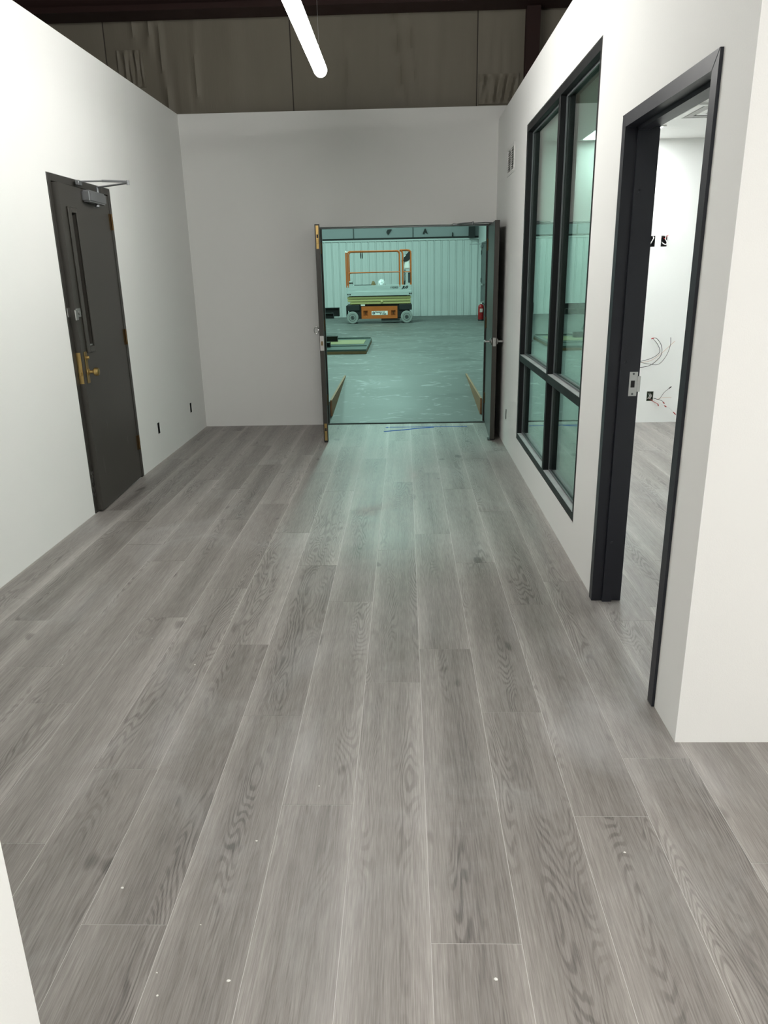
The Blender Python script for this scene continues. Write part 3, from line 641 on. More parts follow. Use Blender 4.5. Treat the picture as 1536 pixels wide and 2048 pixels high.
o = mk('ceiling_warehouse', B(-9.1, XW+0.12, 8.52, YW+0.13, 6.2, 6.3), M['insul_d']); tag(o, 'high grey insulated warehouse ceiling', 'ceiling', kind='structure')
d5 = thing('door_5', 'slate grey steel double door in the side wall of the warehouse', 'door', (XW, 0, ZW), kind='structure')
bm = bmesh.new(); box(bm, -0.012, 0.11, DW[0]+0.001, DW[0]+0.05, 0, 2.199); box(bm, -0.012, 0.11, DW[1]-0.05, DW[1]-0.001, 0, 2.199); box(bm, -0.012, 0.11, DW[0]+0.05, DW[1]-0.05, 2.15, 2.199)
mk('door_frame', bm, M['greydoor'], d5)
ymid = (DW[0]+DW[1])/2
for a, b2 in ((DW[0]+0.053, ymid-0.002), (ymid+0.002, DW[1]-0.053)):
    s = mk('door_slab', B(-0.004, 0.04, a, b2, 0.01, 2.147, bev=0.002), M['greydoor'], d5)
    for z in (0.25, 1.05, 1.85): mk('hinge', B(-0.022, -0.004, (a-0.03 if a < ymid-0.5 else b2-0.01), (a+0.01 if a < ymid-0.5 else b2+0.03), z, z+0.12), M['black'], s)
mk('panic_bar', B(-0.055, -0.004, ymid+0.10, DW[1]-0.20, 0.96, 1.01, bev=0.006), M['steel'], d5)
cl5 = mk('door_closer', B(-0.06, -0.004, DW[1]-0.42, DW[1]-0.16, 2.05, 2.12, bev=0.006), M['closer'], d5)
bm = bmesh.new(); tube(bm, [(-0.035, DW[1]-0.3, 2.12), (-0.035, DW[1]-0.3, 2.15)], 0.008); tube(bm, [(-0.035, DW[1]-0.3, 2.15), (-0.36, DW[1]-0.12, 2.155), (-0.02, DW[1]-0.02, 2.165)], 0.009)
mk('closer_arm', bm, M['closer'], cl5)

# ================================================================== LAMPS
def pendant(label, x, y0, y1, z, group=None):
    p = thing('pendant_tube_light', label, 'light', (x, (y0+y1)/2, z), 0, group); L = (y1-y0)/2; r = 0.0445
    prof = [(0.004, -L)]+[(r*math.sin(t), -L+r-r*math.cos(t)) for t in [k_*math.pi/12 for k_ in range(1, 7)]]
    prof += [(q, -h) for q, h in prof[::-1]]
    mk('tube_diffuser', lathe(bmesh.new(), prof, (0, 0, 0), 'Y', 28), M['tubelamp'], p, smooth=True, label='glowing white tubular diffuser')
    for s in (-1, 1):
        yy = s*(L-0.10)
        bm = bmesh.new(); tube(bm, [(0, yy, r-0.002), (0, yy, 4.6-z)], 0.0016, 6); mk('hanging_wire', bm, M['steel'], p)
        bm = bmesh.new(); lathe(bm, [(0.007, r-0.002), (0.007, r+0.012), (0.003, r+0.02)], (0, yy, 0), 'Z', 10); mk('wire_grip', bm, M['steel'], p, smooth=True)
    return p
pendant('glowing white tube light hanging on wires in front of the insulation', -0.560, 3.33, 5.795, 2.933)
for xx, lb in ((-1.7, 'unseen white tube light added over the lobby nearest its side wall'), (0.2, 'unseen white tube light added over the middle of the lobby'), (2.6, 'unseen white tube light added over the lobby in front of the bright wall end'), (4.3, 'unseen white tube light added over the far side of the lobby'), (1.15, 'unseen white tube light added over the lobby in line with the partition')):  # lobby tubes out of view, added to brighten the hall and wall end
    pendant(lb, xx, -2.05, 0.40, 3.06)

def troffer(label, x0, x1, y0, y1):
    p = thing('ceiling_light_panel', label, 'light', ((x0+x1)/2, (y0+y1)/2, ZC)); a, b2 = (x1-x0)/2, (y1-y0)/2
    bm = bmesh.new(); f = 0.02
    box(bm, -a, a, -b2, -b2+f, -0.012, 0); box(bm, -a, a, b2-f, b2, -0.012, 0); box(bm, -a, -a+f, -b2+f, b2-f, -0.012, 0); box(bm, a-f, a, -b2+f, b2-f, -0.012, 0)
    mk('panel_frame', bm, M['white_metal'], p)
    mk('panel_diffuser', B(-a+f, a-f, -b2+f, b2-f, -0.008, -0.001), M['panel'], p)
troffer('square glowing ceiling panel close to the office back wall', 1.70, 2.31, 7.30, 7.96)
troffer('glowing ceiling panel added as fill light over the middle of the office', 2.6, 3.8, 4.9, 5.5)  # extra panel added only to fill the office with light
# ceiling diffuser
p = thing('ceiling_air_diffuser', 'white square air diffuser in the office ceiling', 'vent', (2.55, 6.7, ZC))
for k_ in range(4):
    a, b2 = 0.29-0.07*k_, 0.24-0.07*k_; bm = bmesh.new(); z0, z1 = -0.014+0.003*k_, -0.001
    if b2 < 0.03: break
    box(bm, -a, a, -a, -b2, z0, z1); box(bm, -a, a, b2, a, z0, z1); box(bm, -a, -b2, -b2, b2, z0, z1); box(bm, b2, a, -b2, b2, z0, z1)
    mk('diffuser_ring', bm, M['white_metal'] if k_ % 2 == 0 else M['grille'], p)

def strip(x, y, z=5.6):
    p = thing('warehouse_strip_light', 'long strip light under the high warehouse ceiling', 'light', (x, y, z), 0, 'strip lights in the warehouse')
    mk('fixture_housing', B(-0.22, 0.22, -0.62, 0.62, 0.0, 0.08, bev=0.01), M['strip_housing'], p)
    for s in (-1, 1): mk('hanger', B(-0.01, 0.01, s*0.45-0.01, s*0.45+0.01, 0.08, 6.2-z), M['steel'], p)
    ld = bpy.data.lights.new('strip_lamp', 'AREA'); ld.shape = 'RECTANGLE'; ld.size = 0.40; ld.size_y = 1.2; ld.energy = BAY_W; ld.color = BAY_COL
    lo = link(bpy.data.objects.new('strip_lamp', ld)); lo.parent = p; lo.location = (0, 0, -0.01)
for x in (-0.6, -4.4):
    for y in (11.5, 16.0, 20.5): strip(x, y)

# ================================================================== SMALL FITTINGS
def outlet(name, label, root, yc, sgn, depth=0.05, group=None, wires=False):
    """empty steel box set into a cut-out in a side wall; opening faces sgn*X"""
    p = thing(name, label, 'outlet box', (root, yc, 0.305), 0, group)
    hw, hh, t = 0.0265, 0.049, 0.002; x0, x1 = sorted((0.0, -sgn*depth))
    bm = bmesh.new(); box(bm, x0, x1, -hw, -hw+t, -hh, hh); box(bm, x0, x1, hw-t, hw, -hh, hh); box(bm, x0, x1, -hw+t, hw-t, -hh, -hh+t); box(bm, x0, x1, -hw+t, hw-t, hh-t, hh)
    xb = -sgn*depth; a, b2 = sorted((xb, xb+sgn*0.002)); box(bm, a, b2, -hw+t, hw-t, -hh+t, hh-t)
    mk('box_body', bm, M['black'], p)
    bm = bmesh.new(); tube(bm, smooth_path([(-sgn*(depth-0.004), 0, 0.03), (-sgn*0.02, 0.008, 0.01), (-sgn*0.015, 0.0, -0.02), (-sgn*0.03, -0.01, -0.03)], 4), 0.0025, 6); mk('wire_end', bm, M['wire_wht'], p)
outlet('outlet_box', 'empty outlet cut-out low on the left wall close to the brown door', XL, 6.58, 1)
outlet('outlet_box', 'empty outlet cut-out low on the left wall near the room corner', XL, 7.64, 1)
outlet('outlet_box', 'empty outlet cut-out low on the partition between window and open door leaf', XR, 6.99, -1)

g = thing('return_air_grille', 'white return air grille high on the partition beside the window', 'vent', (XR, 7.16, 2.5225))
bm = bmesh.new(); a, b2, c_, d_ = 0.195, 0.225, 0.0875, 0.1175
box(bm, -0.008, 0, -b2, b2, -d_, -c_, bev=0.002); box(bm, -0.008, 0, -b2, b2, c_, d_, bev=0.002); box(bm, -0.008, 0, -b2, -a, -c_, c_); box(bm, -0.008, 0, a, b2, -c_, c_)
mk('grille_frame', bm, M['white_metal'], g)
mk('grille_divider', B(-0.006, 0.01, -0.008, 0.008, -c_, c_), M['white_metal'], g)
for i in range(9):
    z = -c_+0.01+i*0.0185
    mk('louvre', prism(bmesh.new(), [(-0.005, z-0.002), (0.022, z+0.012), (0.022, z+0.014), (-0.005, z)], 'Y', -a, a), M['grille'], g)
mk('duct_back', B(0.06, 0.07, -a, a, -c_, c_), M['grille'], g)

def wire(parent, pts, r=0.0022, m='wire_blk', sub=7, name='wire'): return mk(name, tube(bmesh.new(), smooth_path(pts, sub), r, 6), M[m], parent, smooth=True)
def ebox(label, h, mat='black'):
    xc, zc = (h[0]+h[1])/2, (h[2]+h[3])/2; hw, hh = (h[1]-h[0])/2-0.001, (h[3]-h[2])/2-0.001
    p = thing('electrical_box', label, 'electrical box', (xc, YO, zc)); t = 0.002; bm = bmesh.new()
    box(bm, -hw, -hw+t, 0.0, 0.06, -hh, hh); box(bm, hw-t, hw, 0.0, 0.06, -hh, hh); box(bm, -hw+t, hw-t, 0.0, 0.06, -hh, -hh+t); box(bm, -hw+t, hw-t, 0.0, 0.06, hh-t, hh); box(bm, -hw+t, hw-t, 0.058, 0.06, -hh+t, hh-t)
    mk('box_body', bm, M[mat], p); return p
e1 = ebox('black electrical box with one white cable high on the office wall', EB[0])
wire(e1, [(-0.02, 0.05, -0.045), (-0.012, 0.0, -0.02), (0.008, -0.02, 0.03), (0.016, 0.04, 0.045)], 0.005, 'wire_wht')
e2 = ebox('black electrical box with looped white and red wires high on the office wall', EB[1])
wire(e2, [(-0.018, 0.05, 0.0), (-0.006, -0.015, -0.026), (0.012, -0.03, -0.034), (0.022, -0.03, -0.015), (0.014, -0.01, 0.01)], 0.0045, 'wire_wht')
wire(e2, [(0.0, 0.05, 0.045), (0.004, -0.012, 0.02), (0.014, -0.02, 0.04), (0.03, -0.02, 0.056)], 0.0035, 'wire_red')
wire(e2, [(-0.01, 0.05, 0.04), (0.008, -0.012, 0.05), (0.006, -0.02, 0.01)], 0.004, 'wire_wht')
e3 = ebox('low metal electrical box on the office wall with red capped wires', EB[2], 'boxgrn')
w0 = (0.02, 0.05, -0.02)
def nut(p, a, b2, m='wire_red'): return mk('wire_nut', tube(bmesh.new(), [a, Vector(a).lerp(Vector(b2), 0.6), b2], [0.0035, 0.006, 0.004], 8), M[m], p, smooth=True)
wire(e3, [w0, (0.05, -0.02, -0.022), (0.085, -0.045, -0.026), (0.13, -0.05, 0.045), (0.175, -0.05, 0.085)]); nut(e3, (0.175, -0.05, 0.085), (0.202, -0.05, 0.108), 'wire_blk')
wire(e3, [w0, (0.06, -0.03, -0.026), (0.11, -0.06, -0.04), (0.125, -0.06, -0.055)]); nut(e3, (0.122, -0.06, -0.052), (0.142, -0.06, -0.072))
wire(e3, [w0, (0.07, -0.02, -0.028), (0.13, -0.03, -0.012), (0.22, -0.03, -0.012)], 0.0013, 'copper')
wire(e3, [(0.0, 0.05, -0.03), (0.035, -0.03, -0.055), (0.075, -0.05, -0.075)], 0.0026, 'wire_red'); nut(e3, (0.072, -0.05, -0.072), (0.085, -0.05, -0.098))
wire(e3, [(0.01, 0.05, -0.03), (0.07, -0.04, -0.055), (0.12, -0.06, -0.085), (0.155, -0.06, -0.100)], 0.0022, 'wire_wht'); nut(e3, (0.14, -0.06, -0.092), (0.166, -0.06, -0.108))
wire(e3, [(0.166, -0.06, -0.108), (0.20, -0.06, -0.122), (0.245, -0.06, -0.165)], 0.0018, 'wire_wht'); nut(e3, (0.243, -0.06, -0.163), (0.272, -0.06, -0.192))
for dx in (-0.01, 0.004, 0.012): wire(e3, [(dx, 0.05, 0.03), (dx+0.008, 0.01, 0.0), (dx-0.01, 0.02, -0.03)], 0.003, 'wire_wht')
e4 = ebox('electrical box behind the door jamb with long loose wires curling out', EB[3])
# wire curls measured on the wall plane, relative to the box centre (2.335, 0.65)
def wp(x, z, y=-0.06): return (x-2.335, y, z-0.65)
bz = (0.0, 0.05, 0.0)
wire(e4, [bz, wp(2.42, 0.66), wp(2.50, 0.668), wp(2.60, 0.70), wp(2.665, 0.755), wp(2.64, 0.83), wp(2.585, 0.895)], 0.0028)
wire(e4, [bz, wp(2.40, 0.61, -0.05), wp(2.50, 0.60, -0.05), wp(2.60, 0.63, -0.05), wp(2.685, 0.72, -0.05), wp(2.68, 0.82, -0.05), wp(2.63, 0.89, -0.05), wp(2.595, 0.90, -0.05)], 0.0028)
nut(e4, wp(2.598, 0.902, -0.055), wp(2.568, 0.892, -0.055))
wire(e4, [bz, wp(2.44, 0.658, -0.07), wp(2.56, 0.635, -0.07), wp(2.66, 0.63, -0.07), wp(2.73, 0.71, -0.07), wp(2.765, 0.82, -0.07), wp(2.762, 0.905, -0.07)], 0.0024)
wire(e4, [bz, wp(2.46, 0.65, -0.04), wp(2.58, 0.665, -0.04), wp(2.68, 0.73, -0.04), wp(2.82, 0.865, -0.04)], 0.0016, 'copper')

# blue masking tape on the planks by the threshold
def tape(label, pts, wd=0.022):
    bm = bmesh.new(); rows = []
    for i, q in enumerate(pts):
        a = Vector(pts[max(i-1, 0)]); b2 = Vector(pts[min(i+1, len(pts)-1)]); d_ = (b2-a).normalized(); nn = Vector((-d_.y, d_.x))
        rows.append((Vector(q)+nn*wd/2, Vector(q)-nn*wd/2))
    lo = [[bm.verts.new((p.x, p.y, 0.0002)) for p in r_] for r_ in rows]; hi = [[bm.verts.new((p.x, p.y, 0.0010)) for p in r_] for r_ in rows]
    for i in range(len(rows)-1):
        bm.faces.new((hi[i][0], hi[i][1], hi[i+1][1], hi[i+1][0])); bm.faces.new((lo[i][0], lo[i+1][0], lo[i+1][1], lo[i][1]))
        for k_ in (0, 1): bm.faces.new((lo[i][k_], hi[i][k_], hi[i+1][k_], lo[i+1][k_]))
    for e_ in (0, -1): bm.faces.new((lo[e_][0], lo[e_][1], hi[e_][1], hi[e_][0]))
    o = mk('masking_tape_strip', bm, M['tape']); tag(o, label, 'tape')
tape('long strip of blue masking tape parallel to the door threshold', [(-0.18, 7.985), (0.2, 7.975), (0.66, 7.96)], 0.022)
tape('short strip of blue masking tape slanting across the planks', [(-0.235, 7.76), (-0.05, 7.82), (0.12, 7.90), (0.30, 7.955)], 0.036)
tape('torn scrap of blue masking tape at the end of the long strip', [(-0.215, 7.985), (-0.195, 7.955)], 0.03)
# specks of drywall debris on the planks
for i, (x, y) in enumerate([(-0.51, 2.30+1.66), (-0.93, 2.85), (-1.52, 2.86), (-0.30, 2.05), (-0.55, 1.50), (-0.62, 1.36), (-0.60, 1.30), (-0.44, 1.34), (-0.46, 1.80), (-0.80, 1.62), (0.62, 1.76), (0.20, 1.35), (-1.2, 3.1), (-0.75, 4.3)]):
    bm = bmesh.new(); s = R.uniform(0.0018, 0.0040)
    bmesh.ops.create_icosphere(bm, subdivisions=1, radius=s)
    for v in bm.verts: v.co = Vector((v.co.x*R.uniform(0.8, 1.8), v.co.y*R.uniform(0.8, 1.4), v.co.z*0.5+s*0.5))
    o = mk('debris_speck', bm, M['chip']); o.location = (x, y, 0); tag(o, 'tiny white speck of drywall debris lying on the planks', 'debris', group='debris specks on the plank floor')

# ================================================================== WAREHOUSE CONTENTS
# --- scissor lift (local x along its length, front side faces -y)
lf = thing('scissor_lift', 'orange and grey scissor lift parked lowered against the ribbed wall', 'scissor lift', (-0.735, 22.38, ZW), math.radians(1.0))
CH = mk('chassis', B(-0.87, 0.87, -0.30, 0.30, 0.13, 0.50, bev=0.015), M['blacksteel'], lf)
mk('wheel_guard', B(-0.93, -0.56, -0.36, 0.36, 0.36, 0.52, bev=0.012), M['blacksteel'], lf); mk('wheel_guard', B(0.56, 0.93, -0.36, 0.36, 0.36, 0.52, bev=0.012), M['blacksteel'], lf)
mk('end_plate', B(-0.955, -0.93, -0.30, 0.30, 0.15, 0.50, bev=0.008), M['blacksteel'], lf)
mk('pothole_guard', B(0.05, 0.58, -0.37, 0.37, 0.075, 0.125, bev=0.008), M['blacksteel'], lf)
for x in (-0.775, 0.780):
    for s in (-1, 1):
        yy = s*0.325; prof = [(0.10, -0.06), (0.155, -0.06), (0.170, -0.045), (0.170, 0.045), (0.155, 0.06), (0.10, 0.06)]
        wh = mk('wheel', lathe(bmesh.new(), prof, (x, yy, 0.170), 'Y', 32), M['tyre'], lf, smooth=True)
        mk('wheel_disc', lathe(bmesh.new(), [(0.112, 0.0), (0.112, s*0.056), (0.095, s*0.063), (0.085, s*0.050), (0.06, s*0.050), (0.052, s*0.066), (0.02, s*0.066)], (x, yy, 0.170), 'Y', 28), M['hub'], wh, smooth=True)
        bm = bmesh.new()
        for k_ in range(5):
            t = k_*2*math.pi/5; cyl(bm, (x+0.038*math.cos(t), yy+s*0.064, 0.17+0.038*math.sin(t)), (x+0.038*math.cos(t), yy+s*0.073, 0.17+0.038*math.sin(t)), 0.008, 6)
        mk('wheel_nuts', bm, M['tyre'], wh)['kind'] = 'stuff'
TR = mk('battery_tray', wall_mesh('Y', -0.385, -0.355, -0.515, 0.515, 0.135, 0.475, [(-0.46, -0.335, 0.22, 0.36), (0.335, 0.46, 0.22, 0.36)]), M['orange'], lf)
for a, b2 in ((-0.46, -0.335), (0.335, 0.46)):
    mk('handle_recess', B(a-0.005, b2+0.005, -0.312, -0.304, 0.21, 0.37), M['orange'], TR)
    mk('tray_latch', B((a+b2)/2-0.012, (a+b2)/2+0.012, -0.360, -0.312, 0.26, 0.33, bev=0.004), M['brass_d'], TR)
stk = mk('rental_sticker', B(-0.225, 0.235, -0.388, -0.385, 0.235, 0.345, bev=0.0), M['sticker'], TR)
FR = (math.radians(90), 0, 0)
lg = lathe(bmesh.new(), [(0.040, 0), (0.040, -0.002)], (-0.165, -0.388, 0.288), 'Y', 20); mk('sticker_emblem', lg, M['ink_blue'], stk)
lg = tube(bmesh.new(), [(-0.165+r_*math.cos(t), -0.3905, 0.288+r_*math.sin(t)) for r_, t in [(0.010+0.0022*k_, 0.55*k_) for k_ in range(11)]], 0.004, 6); mk('emblem_swirl', lg, M['sticker'], stk)
text('sticker_text', 'Equipment', 0.062, M['ink'], stk, (-0.115, -0.388, 0.296), FR, bold=0.002)
text('sticker_text', 'Rentals', 0.062, M['ink'], stk, (0.012, -0.388, 0.246), FR, bold=0.002)
# folded scissor stack
for i, (z0, z1, x0, x1, y) in enumerate(((0.535, 0.600, -0.84, 0.90, -0.335), (0.607, 0.672, -0.90, 0.90, -0.345), (0.679, 0.742, -0.91, 0.91, -0.335))):
    mk('scissor_arm', B(x0, x1, y-0.03, y+0.03, z0, z1, bev=0.012, seg=2), M['lime'], lf); mk('scissor_arm', B(x0, x1, -y-0.03, -y+0.03, z0, z1, bev=0.012, seg=2), M['lime'], lf)
mk('scissor_pin', lathe(bmesh.new(), [(0.034, -0.36), (0.034, -0.385), (0.022, -0.395)], (0.075, 0, 0.60), 'Y', 18), M['lime'], lf, smooth=True)
mk('scissor_core', B(-0.80, 0.80, -0.28, 0.28, 0.50, 0.75), M['blacksteel'], lf)
mk('danger_tag', B(-0.53, -0.41, -0.368, -0.362, 0.495, 0.53), M['sticker'], lf)
# platform
PF = mk('platform_side', B(-0.925, 0.925, -0.405, 0.405, 0.765, 0.885, bev=0.006), M['liftgrey'], lf)
bm = bmesh.new(); box(bm, -0.905, 0.93, -0.38, -0.355, 0.885, 1.05, bev=0.004); box(bm, -0.905, 0.93, 0.355, 0.38, 0.885, 1.05, bev=0.004); box(bm, -0.905, -0.885, -0.355, 0.355, 0.885, 1.03); box(bm, 0.91, 0.93, -0.355, 0.355, 0.885, 1.03)
TB = mk('toe_board', bm, M['liftgrey'], lf)
mk('deck_plate', B(-0.884, 0.909, -0.354, 0.354, 0.885, 0.900), M['hub'], lf)
for x in (-0.885, -0.825, 0.865, 0.910): mk('roller_slot', cyl(bmesh.new(), (x, -0.409, 0.812), (x, -0.404, 0.812), 0.020, 14), M['black'], PF)
text('model_text', '1930ES', 0.072, M['ink'], TB, (0.315, -0.381, 0.958), FR, bold=0.0015, sx=1.1)
text('maker_text', 'JLG', 0.088, M['ink'], TB, (0.66, -0.381, 0.955), FR, shear=0.35, bold=0.006, sx=1.15)
# rails
def rail(name, pts, r=0.019, closed=False): return mk(name, tube(bmesh.new(), pts, r, 10, closed=closed), M['orange'], lf, smooth=True)
for y in (-0.365, 0.365):
    rail('guard_rail', [(-0.865, y, 1.00)]+arc((-0.785, 1.885), 0.08, 180, 90, 6, 'XZ', y)+arc((0.515, 1.885), 0.08, 90, 0, 6, 'XZ', y)+[(0.595, y, 1.00)])
    rail('mid_rail', [(-0.865, y, 1.375), (-0.80, y, 1.395), (0.595, y, 1.40)], 0.017)
    rail('guard_rail', [(0.685, y*0.96, 1.00)]+arc((0.615, 1.895), 0.07, 0, 90, 6, 'XZ', y*0.96)[0:0]+[(0.685, y*0.96, 1.88), (0.67, y*0.96, 1.945), (0.63, y*0.96, 1.975)])
    rail('guard_rail', [(0.60, y*0.96, 1.982), (0.80, y*0.96, 1.985), (0.885, y*0.96, 1.965), (0.912, y*0.96, 1.90), (0.915, y*0.96, 1.00)])
    rail('mid_rail', [(0.685, y*0.96, 1.40), (0.915, y*0.96, 1.40)], 0.015)
    mk('rail_socket', B(-0.93, -0.895, y-0.02, y+0.02, 1.00, 1.965, bev=0.008), M['orange'], lf)
    mk('socket_cap', lathe(bmesh.new(), [(0.022, 1.935), (0.022, 1.975), (0.008, 1.985)], (-0.912, y, 0), 'Z', 12), M['sticker'], lf, smooth=True)
for z in (1.40, 1.93): rail('end_rail', [(-0.912, -0.35, z), (-0.912, 0.35, z)], 0.016); rail('end_rail', [(0.915, -0.34, z), (0.915, 0.34, z)], 0.016)
# platform control station and its lead
cb = mk('control_box', prism(bmesh.new(), [(0.885, 1.93), (0.86, 1.94), (0.72, 1.80), (0.705, 1.70), (0.72, 1.665), (0.79, 1.675), (0.89, 1.73)], 'Y', -0.34, -0.12), M['black'], lf)
mk('joystick', lathe(bmesh.new(), [(0.020, 0), (0.022, -0.04), (0.012, -0.06)], (0.675, -0.30, 1.72), 'Z', 10), M['black'], cb, smooth=True)
mk('control_label', tube(bmesh.new(), [(0.73, -0.342, 1.80), (0.765, -0.342, 1.835)], 0.011, 6), M['sticker'], cb)
mk('manual_box', B(0.715, 0.885, -0.33, -0.20, 1.47, 1.71, bev=0.03, seg=3), M['sticker'], lf, smooth=True)
hel = [(0.735+0.018*math.cos(t), -0.32+0.018*math.sin(t), 1.46-0.30*t/(2*math.pi*9)) for t in [k_*2*math.pi*9/90 for k_ in range(91)]]
mk('coiled_lead', tube(bmesh.new(), hel, 0.006, 6), M['black'], lf, smooth=True)
mk('cable_sleeve', tube(bmesh.new(), [(0.735, -0.32, 1.16), (0.73, -0.32, 1.10), (0.72, -0.32, 0.905)], 0.022, 10), M['blacksteel'], lf, smooth=True)
mk('document_case', B(0.83, 0.90, -0.345, -0.22, 1.10, 1.375, bev=0.012), M['hub'], lf)
# clip lanyards on the top rail
for i, dx in enumerate((0.0, 0.045)):
    o = thing('lanyard_clip', 'black lanyard clip hanging from the top rail of the scissor lift', 'clip', (-0.735-0.49+dx, 22.38-0.365, ZW+1.965), 0, 'lanyard clips on the lift rail')
    mk('strap', tube(bmesh.new(), [(0, 0.024*math.cos(t), 0.024*math.sin(t)) for t in [k_*math.pi/6 for k_ in range(12)]], 0.006, 6, closed=True), M['orange'], o, smooth=True)
    mk('clip_body', tube(bmesh.new(), [(0, -0.0, -0.03), (0, 0, -0.09), (0.004, 0, -0.19)], [0.010, 0.016, 0.013], 8), M['black'], o, smooth=True)
def on_lift(x, y, z): return (-0.735+x, 22.38+y, ZW+z)
# items lying on the platform
o = thing('paint_can', 'small grey can with a black band on the lift platform', 'can', on_lift(-0.80, -0.15, 0.90))
mk('can_body', lathe(bmesh.new(), [(0.055, 0), (0.058, 0.01), (0.058, 0.265), (0.052, 0.275)], (0, 0, 0), 'Z', 20), M['liftgrey'], o, smooth=True)
mk('can_band', lathe(bmesh.new(), [(0.0595, 0.20), (0.0595, 0.235)], (0, 0, 0), 'Z', 20), M['black'], o)
def lump(name, label, cat, loc, size, seed, mat, z0):
    rr = random.Random(seed); bm = bmesh.new(); bmesh.ops.create_icosphere(bm, subdivisions=3, radius=1.0)
    ph = [(rr.uniform(2, 6), rr.uniform(2, 6), rr.uniform(2, 6), rr.uniform(0, 6)) for _ in range(5)]
    for v in bm.verts:
        q = v.co.copy(); d_ = 1+0.09*sum(abs(math.sin(a*q.x+b_*q.y+c__*q.z+e_)) for a, b_, c__, e_ in ph)-0.25
        v.co = Vector((q.x*size[0]*d_, q.y*size[1]*d_, max(q.z, -0.9)*size[2]*d_))
    mz = min(v.co.z for v in bm.verts)
    for v in bm.verts: v.co.z -= mz
    o = mk(name, bm, M[mat], None); o.location = on_lift(loc[0], loc[1], z0); return tag(o, label, cat)
lump('plastic_bag', 'crumpled clear plastic bag on the lift platform', 'bag', (0.075, -0.1), (0.105, 0.10, 0.155), 4, 'bag', 0.90)
lump('paper_bag', 'crumpled brown paper lump on the lift platform', 'paper', (-0.16, -0.1), (0.06, 0.06, 0.125), 8, 'kraft', 0.90)
o = mk('black_batten', B(-0.30, 0.30, -0.03, 0.03, 0, 0.165, bev=0.004), M['blacksteel']); o.location = on_lift(-0.42, 0.05, 0.90); tag(o, 'black length of channel lying along the lift platform', 'metal bar')

# --- fire extinguisher
fx = thing('fire_extinguisher', 'red fire extinguisher standing on the floor by the grey warehouse door', 'fire extinguisher', (2.21, 22.42, ZW))
mk('foot_ring', lathe(bmesh.new(), [(0.082, 0), (0.085, 0.02), (0.078, 0.04)], (0, 0, 0), 'Z', 22), M['black'], fx, smooth=True)
mk('cylinder', lathe(bmesh.new(), [(0.080, 0.035), (0.084, 0.06), (0.084, 0.38), (0.074, 0.425), (0.045, 0.45), (0.026, 0.46)], (0, 0, 0), 'Z', 24), M['red'], fx, smooth=True)
lb = mk('label_plate', tube(bmesh.new(), [(-0.028, -0.086, 0.24), (-0.028, -0.086, 0.34)], 0.012, 6), M['sticker'], fx)
mk('label_plate', tube(bmesh.new(), [(0.022, -0.086, 0.24), (0.022, -0.086, 0.34)], 0.014, 6), M['sticker'], fx)
mk('valve', lathe(bmesh.new(), [(0.022, 0.458), (0.022, 0.50), (0.012, 0.505)], (0, 0, 0), 'Z', 14), M['black'], fx, smooth=True)
mk('gauge', lathe(bmesh.new(), [(0.020, -0.024), (0.020, -0.034)], (0, 0, 0.485), 'Y', 14), M['sticker'], fx)
bm = bmesh.new(); prism(bm, [(-0.03, 0.50), (0.02, 0.505), (0.10, 0.55), (0.10, 0.562), (0.01, 0.535), (-0.03, 0.525)], 'Y', -0.010, 0.010)
mk('squeeze_handle', bm, M['steel'], fx)
mk('hose', tube(bmesh.new(), smooth_path([(0.02, -0.01, 0.49), (0.075, -0.02, 0.47), (0.105, -0.02, 0.40), (0.105, -0.02, 0.25), (0.100, -0.02, 0.14)], 5), 0.011, 8), M['black'], fx, smooth=True)

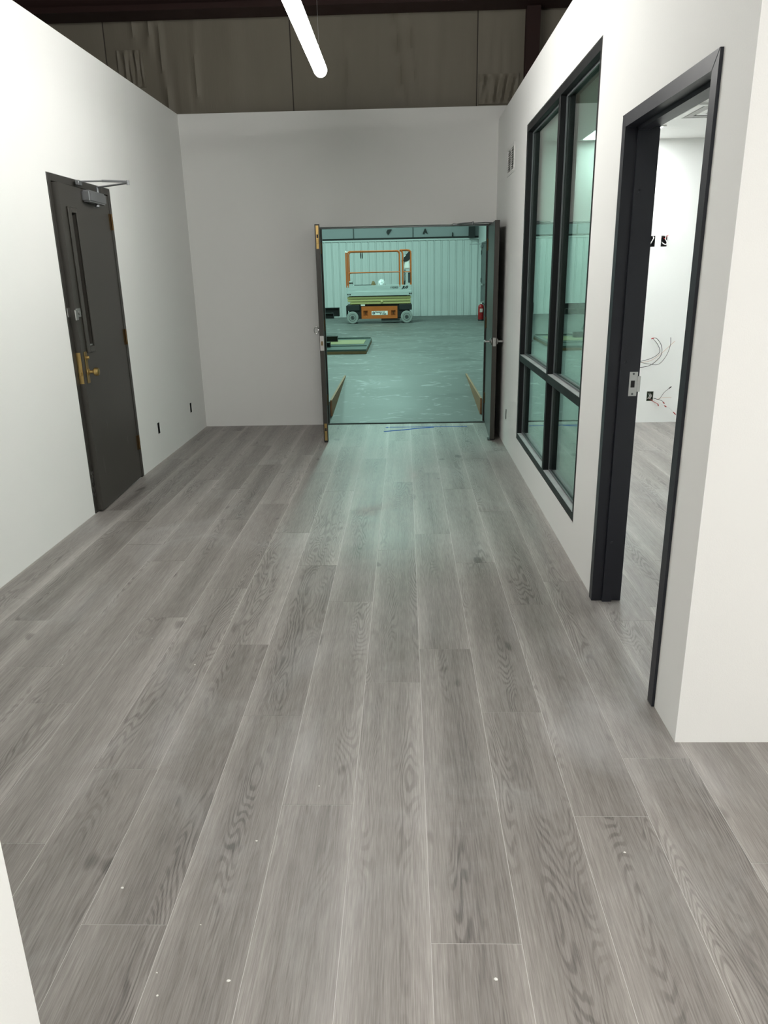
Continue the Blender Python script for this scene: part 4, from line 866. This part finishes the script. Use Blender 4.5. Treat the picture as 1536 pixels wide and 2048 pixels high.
# --- flat panels stacked on the floor and black beams by them
o = mk('plywood_sheet', B(-3.1, -0.705, 13.68, 16.06, ZW, ZW+0.05, bev=0.003), M['ply']); tag(o, 'brown sheet lying under the dark green panel on the warehouse floor', 'sheet')
gp = thing('framed_panel', 'dark green framed panel with an olive yellow face lying flat on a brown sheet', 'panel', (-1.9, 14.87, ZW+0.05))
hx, hy = 1.195, 1.19
mk('panel_frame', wall_mesh('X', 0, 1, 0, 1, 0, 1, []) if False else B(-hx, hx, -hy, hy, 0, 0.035, bev=0.003), M['greenpanel'], gp)
mk('panel_face', B(-hx+0.06, hx-0.10, -0.16, 0.72, 0.035, 0.042, bev=0.002), M['yellowpanel'], gp)
mk('panel_lip', B(-hx+0.02, hx-0.02, -0.58, -0.54, 0.035, 0.05, bev=0.002), M['greenpanel'], gp)
mk('panel_lip', B(-hx+0.02, hx-0.02, 1.10, 1.15, 0.035, 0.06, bev=0.002), M['greenpanel'], gp)
def hbeam(label, x1, y, z, ln=1.6, h=0.13, wd=0.13, group=None):
    p = thing('steel_beam', label, 'steel beam', (x1-ln/2, y, z), 0, group); L = ln/2; t = 0.012
    bm = bmesh.new(); box(bm, -L, L, -wd/2, wd/2, 0, t); box(bm, -L, L, -wd/2, wd/2, h-t, h); box(bm, -L, L, -t/2, t/2, t, h-t)
    mk('beam_section', bm, M['blacksteel'], p); mk('end_plate', B(L-0.008, L, -wd/2, wd/2, -0.0, h+0.0, bev=0.001), M['blacksteel'], p); return p
ZP = ZW+0.085+0.007
hbeam('black steel beam lying across the back of the olive yellow panel', -1.36, 15.3, ZP, 1.7, 0.105, 0.12)
hbeam('black steel beam end lying across the front of the dark green panel', -1.40, 14.18, ZP-0.007, 1.6, 0.09, 0.12)
# sawhorses behind the door leaf carry two more beams
for xs in (-2.45, -3.2):
    s = thing('sawhorse', 'black steel sawhorse carrying beams beyond the open door leaf', 'sawhorse', (xs, 17.9, ZW), 0, 'sawhorses under the black beams')
    mk('top_bar', B(-0.05, 0.05, -0.75, 0.75, 0.36, 0.42, bev=0.004), M['blacksteel'], s)
    for sx in (-1, 1):
        for sy in (-1, 1): mk('leg', tube(bmesh.new(), [(sx*0.02, sy*0.6, 0.37), (sx*0.16, sy*0.68, 0.0)], 0.018, 6), M['blacksteel'], s)
hbeam('longer black steel beam resting across the sawhorses', -1.56, 18.3, ZW+0.42, 2.4, 0.20, 0.16)
hbeam('thinner black steel beam resting across the sawhorses', -1.62, 17.45, ZW+0.42, 2.2, 0.12, 0.14)
